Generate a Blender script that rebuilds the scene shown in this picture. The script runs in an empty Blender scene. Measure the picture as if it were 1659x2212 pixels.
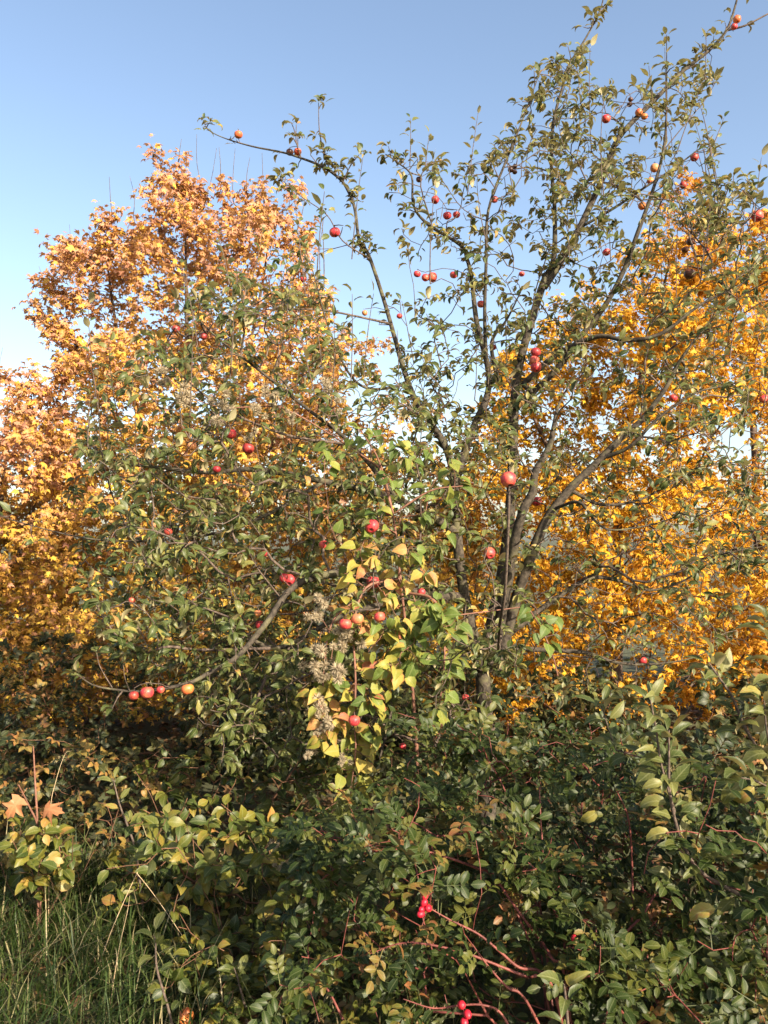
import bpy, math, random
import numpy as np
from mathutils import Matrix, Vector

rng = np.random.default_rng(11)
random.seed(11)
SC = bpy.context.scene
COL = SC.collection

# ------------------------------------------------------------------ camera, sky, sun, exposure
CAM = np.array([0.0, 0.0, 1.6])
PITCH = math.radians(2.0)
F = 1760.0                      # focal length in pixels of a 1659 x 2212 frame
W0, H0 = 1659.0, 2212.0
cam_d = bpy.data.cameras.new('camera')
cam_d.sensor_fit = 'VERTICAL'
cam_d.angle_y = 2 * math.atan(H0 / 2 / F)
cam_d.clip_start = 0.05
cam_d.clip_end = 3000
cam = bpy.data.objects.new('camera', cam_d)
cam.location = CAM
cam.rotation_euler = (math.radians(90) + PITCH, 0, 0)
COL.objects.link(cam)
SC.camera = cam

SUN_AZ = math.radians(40)       # to the right of straight behind the camera
SUN_EL = math.radians(27)
SUN = np.array([math.sin(SUN_AZ) * math.cos(SUN_EL), -math.cos(SUN_AZ) * math.cos(SUN_EL), math.sin(SUN_EL)])
world = bpy.data.worlds.new('World')
SC.world = world
world.use_nodes = True
wn = world.node_tree.nodes
bg = wn['Background']
sky = wn.new('ShaderNodeTexSky')
sky.sky_type = 'NISHITA'
sky.sun_disc = False
sky.sun_elevation = SUN_EL
sky.sun_rotation = math.atan2(SUN[0], SUN[1])
sky.altitude = 300
sky.air_density = 1.0
sky.dust_density = 2.6
sky.ozone_density = 0.1
world.node_tree.links.new(sky.outputs[0], bg.inputs[0])
bg.inputs[1].default_value = 0.12
sun_d = bpy.data.lights.new('sun', 'SUN')
sun_d.energy = 5.0
sun_d.angle = math.radians(0.5)
sun_d.color = (1.0, 0.87, 0.68)
sun = bpy.data.objects.new('sun', sun_d)
sun.rotation_euler = Vector(SUN).to_track_quat('Z', 'Y').to_euler()
COL.objects.link(sun)
SC.view_settings.view_transform = 'Standard'
SC.view_settings.look = 'None'
SC.view_settings.gamma = 1.0
SC.view_settings.use_curve_mapping = False
SC.view_settings.exposure = 1.28
SC.render.engine = 'CYCLES'
SC.cycles.max_bounces = 6
SC.cycles.diffuse_bounces = 1
SC.cycles.glossy_bounces = 2
SC.cycles.transmission_bounces = 3
SC.cycles.use_denoising = True
try:
    SC.cycles.denoiser = 'OPENIMAGEDENOISE'
    SC.cycles.denoising_input_passes = 'RGB_ALBEDO_NORMAL'
except Exception:
    pass


def P(u, v, d):
    """photo direction (u, v) met at distance d in front of the camera"""
    xr, yr = (u - W0 / 2) / F, (H0 / 2 - v) / F
    fy = math.cos(PITCH) - yr * math.sin(PITCH)
    t = d / fy
    return CAM + np.array([xr, fy, math.sin(PITCH) + yr * math.cos(PITCH)]) * t


def Pv(u, v, d):
    xr, yr = (u - W0 / 2) / F, (H0 / 2 - v) / F
    fy = math.cos(PITCH) - yr * math.sin(PITCH)
    t = d / fy
    return np.stack([xr * t, fy * t, 1.6 + (math.sin(PITCH) + yr * math.cos(PITCH)) * t], 1)


def project(p):
    q = p - CAM
    c, s = math.cos(PITCH), math.sin(PITCH)
    dep = q[:, 1] * c + q[:, 2] * s
    up = -q[:, 1] * s + q[:, 2] * c
    dep_s = np.maximum(dep, 1e-3)
    return W0 / 2 + F * q[:, 0] / dep_s, H0 / 2 - F * up / dep_s, dep


def nrm(a):
    return a / np.maximum(np.linalg.norm(a, axis=-1, keepdims=True), 1e-9)


def rdir(n):
    return nrm(rng.normal(size=(n, 3)))


# ------------------------------------------------------------------ materials
def new_mat(name):
    m = bpy.data.materials.new(name)
    m.use_nodes = True
    nt = m.node_tree
    for n in list(nt.nodes):
        nt.nodes.remove(n)
    out = nt.nodes.new('ShaderNodeOutputMaterial')
    return m, nt, out


def ramp(nt, fac, stops):
    r = nt.nodes.new('ShaderNodeValToRGB')
    els = r.color_ramp.elements
    while len(els) < len(stops):
        els.new(0.5)
    for e, (p, c) in zip(els, stops):
        e.position = p
        e.color = (c[0], c[1], c[2], 1)
    nt.links.new(fac, r.inputs[0])
    return r.outputs[0]


def mixc(nt, fac, a, b, mode='MIX'):
    n = nt.nodes.new('ShaderNodeMix')
    n.data_type = 'RGBA'
    n.blend_type = mode
    for sock, val in ((n.inputs[0], fac), (n.inputs[6], a), (n.inputs[7], b)):
        if isinstance(val, (int, float)):
            sock.default_value = val
        elif isinstance(val, (tuple, list)):
            sock.default_value = (*val[:3], 1)
        else:
            nt.links.new(val, sock)
    return n.outputs[2]


def math_n(nt, op, a, b=0.0, clamp=False):
    n = nt.nodes.new('ShaderNodeMath')
    n.operation = op
    n.use_clamp = clamp
    for sock, val in ((n.inputs[0], a), (n.inputs[1], b)):
        if isinstance(val, (int, float)):
            sock.default_value = val
        else:
            nt.links.new(val, sock)
    return n.outputs[0]


def noise(nt, scale, detail=2.0, coord=None, rough=0.5):
    n = nt.nodes.new('ShaderNodeTexNoise')
    n.inputs['Scale'].default_value = scale
    n.inputs['Detail'].default_value = detail
    n.inputs['Roughness'].default_value = rough
    if coord is None:
        g = nt.nodes.new('ShaderNodeNewGeometry')
        coord = g.outputs['Position']
    nt.links.new(coord, n.inputs['Vector'])
    return n.outputs['Fac']


def leaf_material(name, stops, under=None, under_mix=0.6, trans=0.3, rough=0.5, spec=0.35, edge=None, vein=0.25, blot=0.35,
                  trans_tint=(1.0, 1.0, 0.6)):
    m, nt, out = new_mat(name)
    L = nt.links
    at = nt.nodes.new('ShaderNodeAttribute')
    at.attribute_name = 'lp'
    sp = nt.nodes.new('ShaderNodeSeparateXYZ')
    L.new(at.outputs['Vector'], sp.inputs[0])
    oi = nt.nodes.new('ShaderNodeObjectInfo')
    so = nt.nodes.new('ShaderNodeSeparateColor')
    L.new(oi.outputs['Color'], so.inputs[0])
    rnd = math_n(nt, 'ADD', sp.outputs[2], so.outputs[0])
    nz = noise(nt, 45, 3)
    rn2 = math_n(nt, 'ADD', rnd, math_n(nt, 'MULTIPLY', math_n(nt, 'SUBTRACT', nz, 0.5), blot), clamp=True)
    col = ramp(nt, rn2, stops)
    if edge is not None:                      # browned margins and tips
        a = math_n(nt, 'ABSOLUTE', sp.outputs[1])
        e = math_n(nt, 'MAXIMUM', a, math_n(nt, 'MULTIPLY', sp.outputs[0], 0.95))
        e = math_n(nt, 'ADD', e, math_n(nt, 'SUBTRACT', nz, 0.5))
        mr = nt.nodes.new('ShaderNodeMapRange')
        mr.inputs[1].default_value = edge[1]
        mr.inputs[2].default_value = edge[1] + 0.25
        L.new(e, mr.inputs[0])
        k = math_n(nt, 'MULTIPLY', mr.outputs[0], math_n(nt, 'MULTIPLY', rnd, edge[2], clamp=True))
        col = mixc(nt, k, col, edge[0])
    if vein:
        a = math_n(nt, 'ABSOLUTE', sp.outputs[1])
        mid = math_n(nt, 'LESS_THAN', a, 0.10)
        # side veins: stripes slanting out from the midrib
        s = math_n(nt, 'FRACT', math_n(nt, 'MULTIPLY', math_n(nt, 'SUBTRACT', sp.outputs[0], math_n(nt, 'MULTIPLY', a, 0.25)), 7.0))
        s = math_n(nt, 'LESS_THAN', s, 0.16)
        v = math_n(nt, 'MULTIPLY', math_n(nt, 'MAXIMUM', mid, math_n(nt, 'MULTIPLY', s, 0.45)), vein)
        col = mixc(nt, v, col, (0.42, 0.42, 0.22))
    if under is not None:
        g = nt.nodes.new('ShaderNodeNewGeometry')
        k = math_n(nt, 'MULTIPLY', g.outputs['Backfacing'], under_mix)
        col = mixc(nt, k, col, under)
    p = nt.nodes.new('ShaderNodeBsdfPrincipled')
    L.new(col, p.inputs['Base Color'])
    p.inputs['Roughness'].default_value = rough
    p.inputs['Specular IOR Level'].default_value = spec
    tr = nt.nodes.new('ShaderNodeBsdfTranslucent')
    L.new(mixc(nt, 1.0, col, trans_tint, 'MULTIPLY'), tr.inputs[0])
    mx = nt.nodes.new('ShaderNodeMixShader')
    mx.inputs[0].default_value = trans
    L.new(p.outputs[0], mx.inputs[1])
    L.new(tr.outputs[0], mx.inputs[2])
    L.new(mx.outputs[0], out.inputs[0])
    return m


def bark_material(name, c0, c1, scale=40, rough=0.85, bump=0.4, lichen=None):
    m, nt, out = new_mat(name)
    L = nt.links
    tc = nt.nodes.new('ShaderNodeTexCoord')
    n1 = noise(nt, scale, 5, tc.outputs['Object'], 0.65)
    col = ramp(nt, n1, [(0.35, c0), (0.65, c1)])
    if lichen is not None:
        n2 = noise(nt, 13, 4, tc.outputs['Object'], 0.6)
        r = nt.nodes.new('ShaderNodeMapRange')
        r.inputs[1].default_value = 0.52
        r.inputs[2].default_value = 0.66
        L.new(n2, r.inputs[0])
        col = mixc(nt, math_n(nt, 'MULTIPLY', r.outputs[0], 0.7), col, lichen)
    p = nt.nodes.new('ShaderNodeBsdfPrincipled')
    L.new(col, p.inputs['Base Color'])
    p.inputs['Roughness'].default_value = rough
    p.inputs['Specular IOR Level'].default_value = 0.25
    b = nt.nodes.new('ShaderNodeBump')
    b.inputs['Strength'].default_value = bump
    b.inputs['Distance'].default_value = 0.004
    L.new(n1, b.inputs['Height'])
    L.new(b.outputs[0], p.inputs['Normal'])
    L.new(p.outputs[0], out.inputs[0])
    return m


def apple_material(name, base, blush, k, spots=(0.75, 0.55, 0.3)):
    m, nt, out = new_mat(name)
    L = nt.links
    tc = nt.nodes.new('ShaderNodeTexCoord')
    oi = nt.nodes.new('ShaderNodeObjectInfo')
    ad = nt.nodes.new('ShaderNodeVectorMath')
    ad.operation = 'ADD'
    L.new(tc.outputs['Object'], ad.inputs[0])
    sc = nt.nodes.new('ShaderNodeVectorMath')
    sc.operation = 'SCALE'
    L.new(oi.outputs['Location'], sc.inputs[0])
    sc.inputs['Scale'].default_value = 7.0
    L.new(sc.outputs[0], ad.inputs[1])
    n1 = noise(nt, 1.1, 2, ad.outputs[0])
    mr = nt.nodes.new('ShaderNodeMapRange')
    mr.inputs[1].default_value = k - 0.12
    mr.inputs[2].default_value = k + 0.16
    L.new(n1, mr.inputs[0])
    col = mixc(nt, mr.outputs[0], base, blush)
    st = nt.nodes.new('ShaderNodeVectorMath')
    st.operation = 'MULTIPLY'
    st.inputs[1].default_value = (9.0, 9.0, 1.2)
    L.new(ad.outputs[0], st.inputs[0])
    n5 = noise(nt, 1.0, 3, st.outputs[0], 0.6)
    mr2 = nt.nodes.new('ShaderNodeMapRange')
    mr2.inputs[1].default_value = 0.5
    mr2.inputs[2].default_value = 0.75
    L.new(n5, mr2.inputs[0])
    col = mixc(nt, math_n(nt, 'MULTIPLY', mr2.outputs[0], 0.45), col, blush)
    n3 = noise(nt, 5.0, 4, ad.outputs[0], 0.7)
    col = mixc(nt, math_n(nt, 'MULTIPLY', n3, 0.35), col, (base[0] * 0.45, base[1] * 0.45, base[2] * 0.45))
    vo = nt.nodes.new('ShaderNodeTexVoronoi')
    vo.inputs['Scale'].default_value = 9.0
    L.new(ad.outputs[0], vo.inputs['Vector'])
    dots = math_n(nt, 'LESS_THAN', vo.outputs['Distance'], 0.13)
    col = mixc(nt, math_n(nt, 'MULTIPLY', dots, 0.5), col, spots)
    n4 = noise(nt, 2.4, 3, ad.outputs[0], 0.6)              # scab and bruises
    sc2 = math_n(nt, 'GREATER_THAN', n4, 0.71)
    col = mixc(nt, math_n(nt, 'MULTIPLY', sc2, 0.75), col, (0.07, 0.035, 0.02))
    p = nt.nodes.new('ShaderNodeBsdfPrincipled')
    L.new(col, p.inputs['Base Color'])
    p.inputs['Roughness'].default_value = 0.42
    p.inputs['Specular IOR Level'].default_value = 0.4
    p.inputs['Subsurface Weight'].default_value = 0.0
    b = nt.nodes.new('ShaderNodeBump')
    b.inputs['Strength'].default_value = 0.08
    b.inputs['Distance'].default_value = 0.05
    L.new(n3, b.inputs['Height'])
    L.new(b.outputs[0], p.inputs['Normal'])
    L.new(p.outputs[0], out.inputs[0])
    return m


def plain(name, c0, c1, scale=30, rough=0.7, trans=0.0):
    m, nt, out = new_mat(name)
    L = nt.links
    col = ramp(nt, noise(nt, scale, 3), [(0.35, c0), (0.65, c1)])
    p = nt.nodes.new('ShaderNodeBsdfPrincipled')
    L.new(col, p.inputs['Base Color'])
    p.inputs['Roughness'].default_value = rough
    p.inputs['Specular IOR Level'].default_value = 0.25
    if trans:
        tr = nt.nodes.new('ShaderNodeBsdfTranslucent')
        L.new(col, tr.inputs[0])
        mx = nt.nodes.new('ShaderNodeMixShader')
        mx.inputs[0].default_value = trans
        L.new(p.outputs[0], mx.inputs[1])
        L.new(tr.outputs[0], mx.inputs[2])
        L.new(mx.outputs[0], out.inputs[0])
    else:
        L.new(p.outputs[0], out.inputs[0])
    return m


M = {}
M['apple_leaf'] = leaf_material('apple_leaf', [(0.0, (0.025, 0.045, 0.010)), (0.45, (0.066, 0.083, 0.020)), (0.8, (0.165, 0.160, 0.044)),
                                               (0.93, (0.26, 0.22, 0.05)), (1.0, (0.30, 0.15, 0.05))],
                                under=(0.42, 0.35, 0.20), under_mix=0.7, trans=0.24, rough=0.45, spec=0.30,
                                edge=((0.22, 0.11, 0.05), 0.95, 0.8), vein=0.22)
M['maple_left'] = leaf_material('maple_leaf_ochre', [(0.0, (0.76, 0.55, 0.08)), (0.3, (0.68, 0.41, 0.055)), (0.6, (0.56, 0.28, 0.07)),
                                                     (0.85, (0.60, 0.31, 0.18)), (1.0, (0.42, 0.19, 0.115))],
                                under=(0.60, 0.38, 0.20), under_mix=0.5, trans=0.33, rough=0.55, spec=0.25, vein=0.12, blot=0.4,
                                trans_tint=(1.0, 0.85, 0.5))
M['maple_right'] = leaf_material('maple_leaf_gold', [(0.0, (0.72, 0.46, 0.03)), (0.45, (0.68, 0.33, 0.02)), (0.75, (0.55, 0.22, 0.02)),
                                                     (1.0, (0.42, 0.17, 0.06))],
                                 under=(0.6, 0.36, 0.10), under_mix=0.45, trans=0.38, rough=0.55, spec=0.25, vein=0.12, blot=0.4,
                                 trans_tint=(1.0, 0.85, 0.4))
M['clematis_leaf'] = leaf_material('clematis_leaf', [(0.0, (0.07, 0.115, 0.025)), (0.35, (0.14, 0.19, 0.038)), (0.6, (0.29, 0.28, 0.05)),
                                                     (0.8, (0.42, 0.31, 0.07)), (1.0, (0.38, 0.13, 0.07))],
                                   under=(0.30, 0.28, 0.14), under_mix=0.4, trans=0.36, rough=0.5, spec=0.25,
                                   edge=((0.40, 0.13, 0.05), 0.9, 1.3), vein=0.2)
M['rose_leaf'] = leaf_material('rose_leaf', [(0.0, (0.010, 0.021, 0.003)), (0.5, (0.030, 0.049, 0.007)), (0.82, (0.10, 0.10, 0.016)),
                                             (0.93, (0.16, 0.10, 0.025)), (1.0, (0.20, 0.075, 0.028))],
                               under=(0.12, 0.13, 0.07), under_mix=0.5, trans=0.26, rough=0.48, spec=0.28,
                               edge=((0.30, 0.12, 0.06), 1.0, 0.8), vein=0.15)
M['shrub_leaf'] = leaf_material('dogwood_leaf', [(0.0, (0.022, 0.040, 0.009)), (0.35, (0.060, 0.083, 0.014)), (0.65, (0.17, 0.16, 0.022)),
                                                 (0.88, (0.31, 0.20, 0.04)), (1.0, (0.35, 0.13, 0.05))],
                                under=(0.22, 0.22, 0.10), under_mix=0.4, trans=0.3, rough=0.45, spec=0.35,
                                edge=((0.34, 0.13, 0.06), 0.92, 0.9), vein=0.18)
M['bramble_leaf'] = leaf_material('bramble_leaf', [(0.0, (0.011, 0.018, 0.005)), (0.5, (0.024, 0.033, 0.009)), (0.78, (0.075, 0.07, 0.019)),
                                                   (0.9, (0.24, 0.16, 0.035)), (1.0, (0.26, 0.11, 0.04))],
                                  under=(0.10, 0.11, 0.06), under_mix=0.5, trans=0.22, rough=0.5, spec=0.3, vein=0.15)
M['dead_leaf'] = leaf_material('dead_leaf', [(0.0, (0.45, 0.20, 0.09)), (1.0, (0.30, 0.12, 0.05))], trans=0.25, vein=0.1)
M['litter'] = leaf_material('leaf_litter', [(0.0, (0.20, 0.12, 0.04)), (0.5, (0.13, 0.07, 0.03)), (1.0, (0.06, 0.035, 0.02))], trans=0.15, vein=0.1)
M['grass'] = leaf_material('grass_blade', [(0.0, (0.022, 0.045, 0.010)), (0.5, (0.05, 0.085, 0.018)), (0.85, (0.12, 0.14, 0.04)), (1.0, (0.36, 0.30, 0.16))],
                           trans=0.3, rough=0.5, spec=0.3, vein=0.0, blot=0.2)
M['apple_bark'] = bark_material('apple_bark', (0.018, 0.015, 0.012), (0.085, 0.068, 0.05), 45, lichen=(0.13, 0.12, 0.06))
M['twig'] = bark_material('apple_twig', (0.045, 0.032, 0.026), (0.15, 0.11, 0.085), 60, bump=0.2)
M['maple_bark'] = bark_material('maple_bark', (0.05, 0.035, 0.03), (0.15, 0.11, 0.09), 30)
M['rose_cane'] = bark_material('rose_cane', (0.09, 0.025, 0.022), (0.22, 0.065, 0.05), 25, rough=0.5, bump=0.1)
M['vine_stem'] = bark_material('vine_stem', (0.13, 0.06, 0.04), (0.25, 0.12, 0.08), 25, rough=0.6, bump=0.1)
M['shrub_stem'] = bark_material('shrub_stem', (0.08, 0.04, 0.025), (0.22, 0.11, 0.06), 35, bump=0.2)
M['dry_stem'] = plain('dry_stem', (0.42, 0.30, 0.17), (0.55, 0.42, 0.26), 40)
M['fluff'] = plain('seed_fluff', (0.42, 0.34, 0.22), (0.54, 0.45, 0.31), 60, 0.9, 0.4)
M['achene'] = plain('achene', (0.06, 0.035, 0.02), (0.13, 0.08, 0.05), 60)
M['red'] = apple_material('apple_red', (0.50, 0.035, 0.048), (0.58, 0.20, 0.085), 0.60)
M['dark'] = apple_material('apple_dark_red', (0.26, 0.016, 0.024), (0.40, 0.08, 0.04), 0.58)
M['pale'] = apple_material('apple_pale', (0.62, 0.26, 0.10), (0.60, 0.10, 0.07), 0.55)
M['orange'] = apple_material('apple_orange', (0.60, 0.22, 0.05), (0.52, 0.07, 0.04), 0.52)
M['brown'] = apple_material('apple_brown', (0.055, 0.022, 0.015), (0.16, 0.05, 0.025), 0.6, (0.15, 0.08, 0.05))
M['hip'] = apple_material('rose_hip_red', (0.55, 0.012, 0.035), (0.62, 0.03, 0.04), 0.5, (0.6, 0.05, 0.05))
M['calyx'] = plain('calyx', (0.05, 0.035, 0.02), (0.12, 0.09, 0.05), 80)


# ------------------------------------------------------------------ mesh and object helpers
def link(name, mesh, parent=None, mats=()):
    o = bpy.data.objects.new(name, mesh)
    COL.objects.link(o)
    if parent is not None:
        o.parent = parent
    if mesh is not None:
        for m in mats:
            mesh.materials.append(m)
    return o


def raw_mesh(name, verts, tris, smooth=True, lp=None):
    me = bpy.data.meshes.new(name)
    verts = np.asarray(verts, np.float32)
    tris = np.asarray(tris, np.int32)
    me.vertices.add(len(verts))
    me.vertices.foreach_set('co', verts.ravel())
    me.loops.add(tris.size)
    me.loops.foreach_set('vertex_index', tris.ravel())
    me.polygons.add(len(tris))
    k = tris.shape[1]
    me.polygons.foreach_set('loop_start', np.arange(0, tris.size, k, dtype=np.int32))
    me.polygons.foreach_set('loop_total', np.full(len(tris), k, np.int32))
    me.polygons.foreach_set('use_smooth', np.full(len(tris), smooth, bool))
    if lp is not None:
        a = me.attributes.new('lp', 'FLOAT_VECTOR', 'POINT')
        a.data.foreach_set('vector', np.asarray(lp, np.float32).ravel())
    me.update(calc_edges=True)
    return me


def thing(name, label, cat, loc, group=None):
    o = bpy.data.objects.new(name, None)
    o.empty_display_size = 0.1
    COL.objects.link(o)
    o.location = tuple(loc)
    o['label'] = label
    o['category'] = cat
    if group:
        o['group'] = group
    return o


def tag(o, label, cat, group=None):
    o['label'] = label
    o['category'] = cat
    if group:
        o['group'] = group
    return o


def tube_arrays(paths, sides):
    """paths: list of (points (k,3), radii (k)); returns verts, quads"""
    V, Q = [], []
    off = 0
    ang = np.linspace(0, 2 * np.pi, sides, endpoint=False)
    ca, sa = np.cos(ang), np.sin(ang)
    for pts, rad in paths:
        pts = np.asarray(pts, float)
        k = len(pts)
        if k < 2:
            continue
        rad = np.asarray(rad, float)
        tan = np.gradient(pts, axis=0)
        tan = nrm(tan)
        a = np.array([0.31, 0.83, 0.46]) if abs(tan[0] @ np.array([0.31, 0.83, 0.46])) < 0.9 else np.array([1.0, 0, 0])
        x = nrm(np.cross(tan, a))
        y = np.cross(tan, x)
        ring = pts[:, None, :] + rad[:, None, None] * (ca[None, :, None] * x[:, None, :] + sa[None, :, None] * y[:, None, :])
        V.append(ring.reshape(-1, 3))
        i = np.arange(k - 1)[:, None] * sides
        j = np.arange(sides)[None, :]
        jn = (j + 1) % sides
        q = np.stack([i + j, i + jn, i + sides + jn, i + sides + j], -1).reshape(-1, 4) + off
        Q.append(q)
        off += k * sides
    return np.concatenate(V), np.concatenate(Q)


def tubes(name, paths, sides, mat, parent, base, kind=None):
    v, q = tube_arrays(paths, sides)
    o = link(name, raw_mesh(name, v - np.asarray(base), q), parent, [mat])
    if kind:
        o['kind'] = kind
    return o


def smooth_path(pts, n=4):
    """Catmull-Rom through the points (rows may carry extra columns)"""
    p = np.asarray(pts, float)
    if len(p) < 3:
        t = np.linspace(0, 1, n * 2 + 1)[:, None]
        return p[0] * (1 - t) + p[-1] * t
    q = np.vstack([2 * p[0] - p[1], p, 2 * p[-1] - p[-2]])
    out = []
    for i in range(1, len(q) - 2):
        a, b, c, d = q[i - 1], q[i], q[i + 1], q[i + 2]
        for t in np.linspace(0, 1, n, endpoint=False):
            out.append(0.5 * ((2 * b) + (c - a) * t + (2 * a - 5 * b + 4 * c - d) * t * t + (3 * b - a - 3 * c + d) * t ** 3))
    out.append(p[-1])
    return np.array(out)


# ------------------------------------------------------------------ leaf templates
def blade(ts, ws, curl, fold, pet=0.2, wave=0.0, twist=0.0, cup=0.0):
    """a leaf along +x with its upper side +z: petiole, folded and recurved blade"""
    V, LP, T = [], [], []
    V += [(0, -0.012, 0), (0, 0.012, 0), (pet, 0.0, 0.02)]
    LP += [(0, 0, 0)] * 3
    T.append((0, 2, 1))
    x, z = pet, 0.0
    prev = 0.0
    rows = []
    for i, (t, w) in enumerate(zip(ts, ws)):
        th = 0.25 - curl * (t + prev) / 2
        dt = t - prev
        x += dt * math.cos(th)
        z += dt * math.sin(th)
        prev = t
        th2 = 0.25 - curl * t
        n = (-math.sin(th2), math.cos(th2))
        if w <= 1e-6:
            rows.append((len(V),))
            V.append((x, 0, z))
            LP.append((t, 0, 0))
            continue
        r = []
        for s in (-1, 0, 1):
            f = fold + wave * math.sin(i * 2.3 + s)
            up = abs(s) * w * math.sin(f) + s * twist * t * w
            r.append(len(V))
            V.append((x + up * n[0], s * w * math.cos(f), z + up * n[1]))
            LP.append((t, s, 0))
        rows.append(tuple(r))
    for a, b in zip(rows, rows[1:]):
        if len(a) == 1 and len(b) == 3:
            T += [(a[0], b[1], b[0])[::-1], (a[0], b[2], b[1])[::-1]]
        elif len(a) == 3 and len(b) == 1:
            T += [(a[0], b[0], a[1]), (a[1], b[0], a[2])]
        else:
            for k in (0, 1):
                T += [(a[k], b[k], b[k + 1]), (a[k], b[k + 1], a[k + 1])]
    V, T, LP = np.array(V, float), np.array(T, int), np.array(LP, float)
    # make every face look up (+z before bending)
    n = np.cross(V[T[:, 1]] - V[T[:, 0]], V[T[:, 2]] - V[T[:, 0]])
    ref = np.array([0.0, 0.0, 1.0])
    for i in range(len(T)):
        t = LP[T[i]].mean(0)[0]
        th = 0.25 - curl * t
        ref = np.array([-math.sin(th), 0, math.cos(th)])
        if n[i] @ ref < 0:
            T[i] = T[i][::-1]
    return V, T, LP


def join_tpl(parts):
    V, T, LP = [], [], []
    o = 0
    for v, t, l in parts:
        V.append(v)
        T.append(t + o)
        LP.append(l)
        o += len(v)
    return np.concatenate(V), np.concatenate(T), np.concatenate(LP)


def xform(tpl, scale, rotz=0.0, rotx=0.0, roty=0.0, loc=(0, 0, 0)):
    v, t, l = tpl
    m = np.array((Matrix.Rotation(rotz, 3, 'Z') @ Matrix.Rotation(roty, 3, 'Y') @ Matrix.Rotation(rotx, 3, 'X')))
    return (v * scale) @ m.T + np.array(loc), t, l


OV_T = [0.0, 0.14, 0.34, 0.58, 0.82, 1.0]
OV_W = [0.0, 0.15, 0.235, 0.21, 0.10, 0.0]
HT_T = [0.0, 0.07, 0.28, 0.55, 0.8, 1.0]
HT_W = [0.0, 0.30, 0.38, 0.29, 0.12, 0.0]
APPLE_T = [blade(OV_T, OV_W, c, f, 0.22, w, tw) for c, f, w, tw in
           ((0.9, 0.35, 0.0, 0.1), (1.5, 0.5, 0.1, -0.2), (2.2, 0.6, 0.15, 0.25), (0.5, 0.2, 0.1, 0.0), (1.2, 0.85, 0.1, 0.3), (1.8, 0.3, 0.2, -0.3))]
HEART_T = [blade(HT_T, HT_W, c, f, 0.35, w, tw) for c, f, w, tw in
           ((0.6, 0.15, 0.05, 0.1), (1.0, 0.35, 0.1, -0.2), (1.4, 0.45, 0.15, 0.2), (0.3, 0.3, 0.1, 0.0), (0.8, 0.75, 0.1, 0.2))]
DOG_T = [blade(OV_T, [0, 0.2, 0.32, 0.28, 0.13, 0], c, f, 0.15, w, tw) for c, f, w, tw in
         ((0.8, 0.2, 0.05, 0.1), (1.2, 0.4, 0.1, -0.2), (0.4, 0.3, 0.1, 0.1))]
LFT = [blade([0, .2, .5, .8, 1], [0, .22, .30, .2, 0], c, f, 0.04, 0.05, tw) for c, f, tw in ((0.5, 0.3, 0.1), (0.9, 0.5, -0.2))]


def rose_tpl(pairs, seed):
    r = np.random.default_rng(seed)
    parts = []
    L = 1.0
    rach = (np.array([(0, -0.012, 0), (0, 0.012, 0), (L, 0, -0.12)]), np.array([(0, 2, 1)]), np.zeros((3, 3)))
    parts.append(rach)
    for i in range(pairs):
        t = 0.38 + 0.5 * i / max(1, pairs - 0.3)
        for s in (-1, 1):
            parts.append(xform(LFT[(i + (s > 0)) % 2], 0.34 + 0.06 * i / pairs + r.uniform(-.04, .04), s * (1.05 + r.uniform(-.15, .15)),
                               s * r.uniform(-0.1, 0.35), 0, (t * L, 0, -0.12 * t * t)))
    parts.append(xform(LFT[0], 0.42, r.uniform(-.15, .15), 0, 0.15, (L, 0, -0.12)))
    return join_tpl(parts)


ROSE_T = [rose_tpl(2, 1), rose_tpl(3, 2), rose_tpl(3, 3), rose_tpl(2, 4)]


def bramble_tpl(seed):
    r = np.random.default_rng(seed)
    b = DOG_T[seed % 3]
    return join_tpl([xform(b, 0.6, 0, 0, r.uniform(-.2, .3), (0.25, 0, 0)), xform(b, 0.5, 1.15, r.uniform(-.3, .3), 0, (0.25, 0, 0)),
                     xform(b, 0.5, -1.15, r.uniform(-.3, .3), 0, (0.25, 0, 0))])


BRAM_T = [bramble_tpl(s) for s in range(4)]


def maple_tpl(droop, fold, seed, curl=0.0):
    r = np.random.default_rng(seed)
    half = [(-0.06, 0.16), (0.06, 0.44), (0.16, 0.25), (0.34, 0.34), (0.56, 0.58), (0.55, 0.36), (0.50, 0.17), (0.74, 0.21), (0.80, 0.10)]
    pts = [(0.0, 0.0)] + half + [(1.0, 0.0)] + [(x, -y) for x, y in half[::-1]]
    pts = [(x + r.uniform(-.03, .03), y + r.uniform(-.03, .03)) for x, y in pts]
    V = [(0.3, 0.0)] + pts
    out = []
    for x, y in V:
        rr = (x - 0.3) ** 2 + y * y
        z = -droop * rr + fold * abs(y) + curl * math.sin(3 * x + 4 * y) * 0.15
        out.append((x + 0.45, y * (1 - 0.25 * abs(fold)), z))
    n = len(pts)
    T = [(0, 1 + i, 1 + (i + 1) % n) for i in range(n)]
    LP = [(0.3 + 0.0, 0, 0)] + [(max(0, x), max(-1, min(1, y / 0.5)), 0) for x, y in pts]
    k = len(out)
    out += [(0, -0.012, 0.03), (0, 0.012, 0.03)]
    LP += [(0, 0, 0)] * 2
    T += [(k, 1, k + 1)]
    V, T, LP = np.array(out), np.array(T), np.array(LP)
    nn = np.cross(V[T[:, 1]] - V[T[:, 0]], V[T[:, 2]] - V[T[:, 0]])
    T[nn[:, 2] < 0] = T[nn[:, 2] < 0][:, ::-1]
    return V, T, LP


MAPLE_T = [maple_tpl(0.5, 0.1, 1), maple_tpl(0.9, 0.35, 2, 0.5), maple_tpl(0.2, -0.2, 3, 0.8), maple_tpl(1.3, 0.6, 4, 1.0), maple_tpl(0.4, 0.25, 5, 0.3)]

LEAFSETS = []          # every leaf of the scene, sorted into single leaves and the mass at the end


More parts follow.
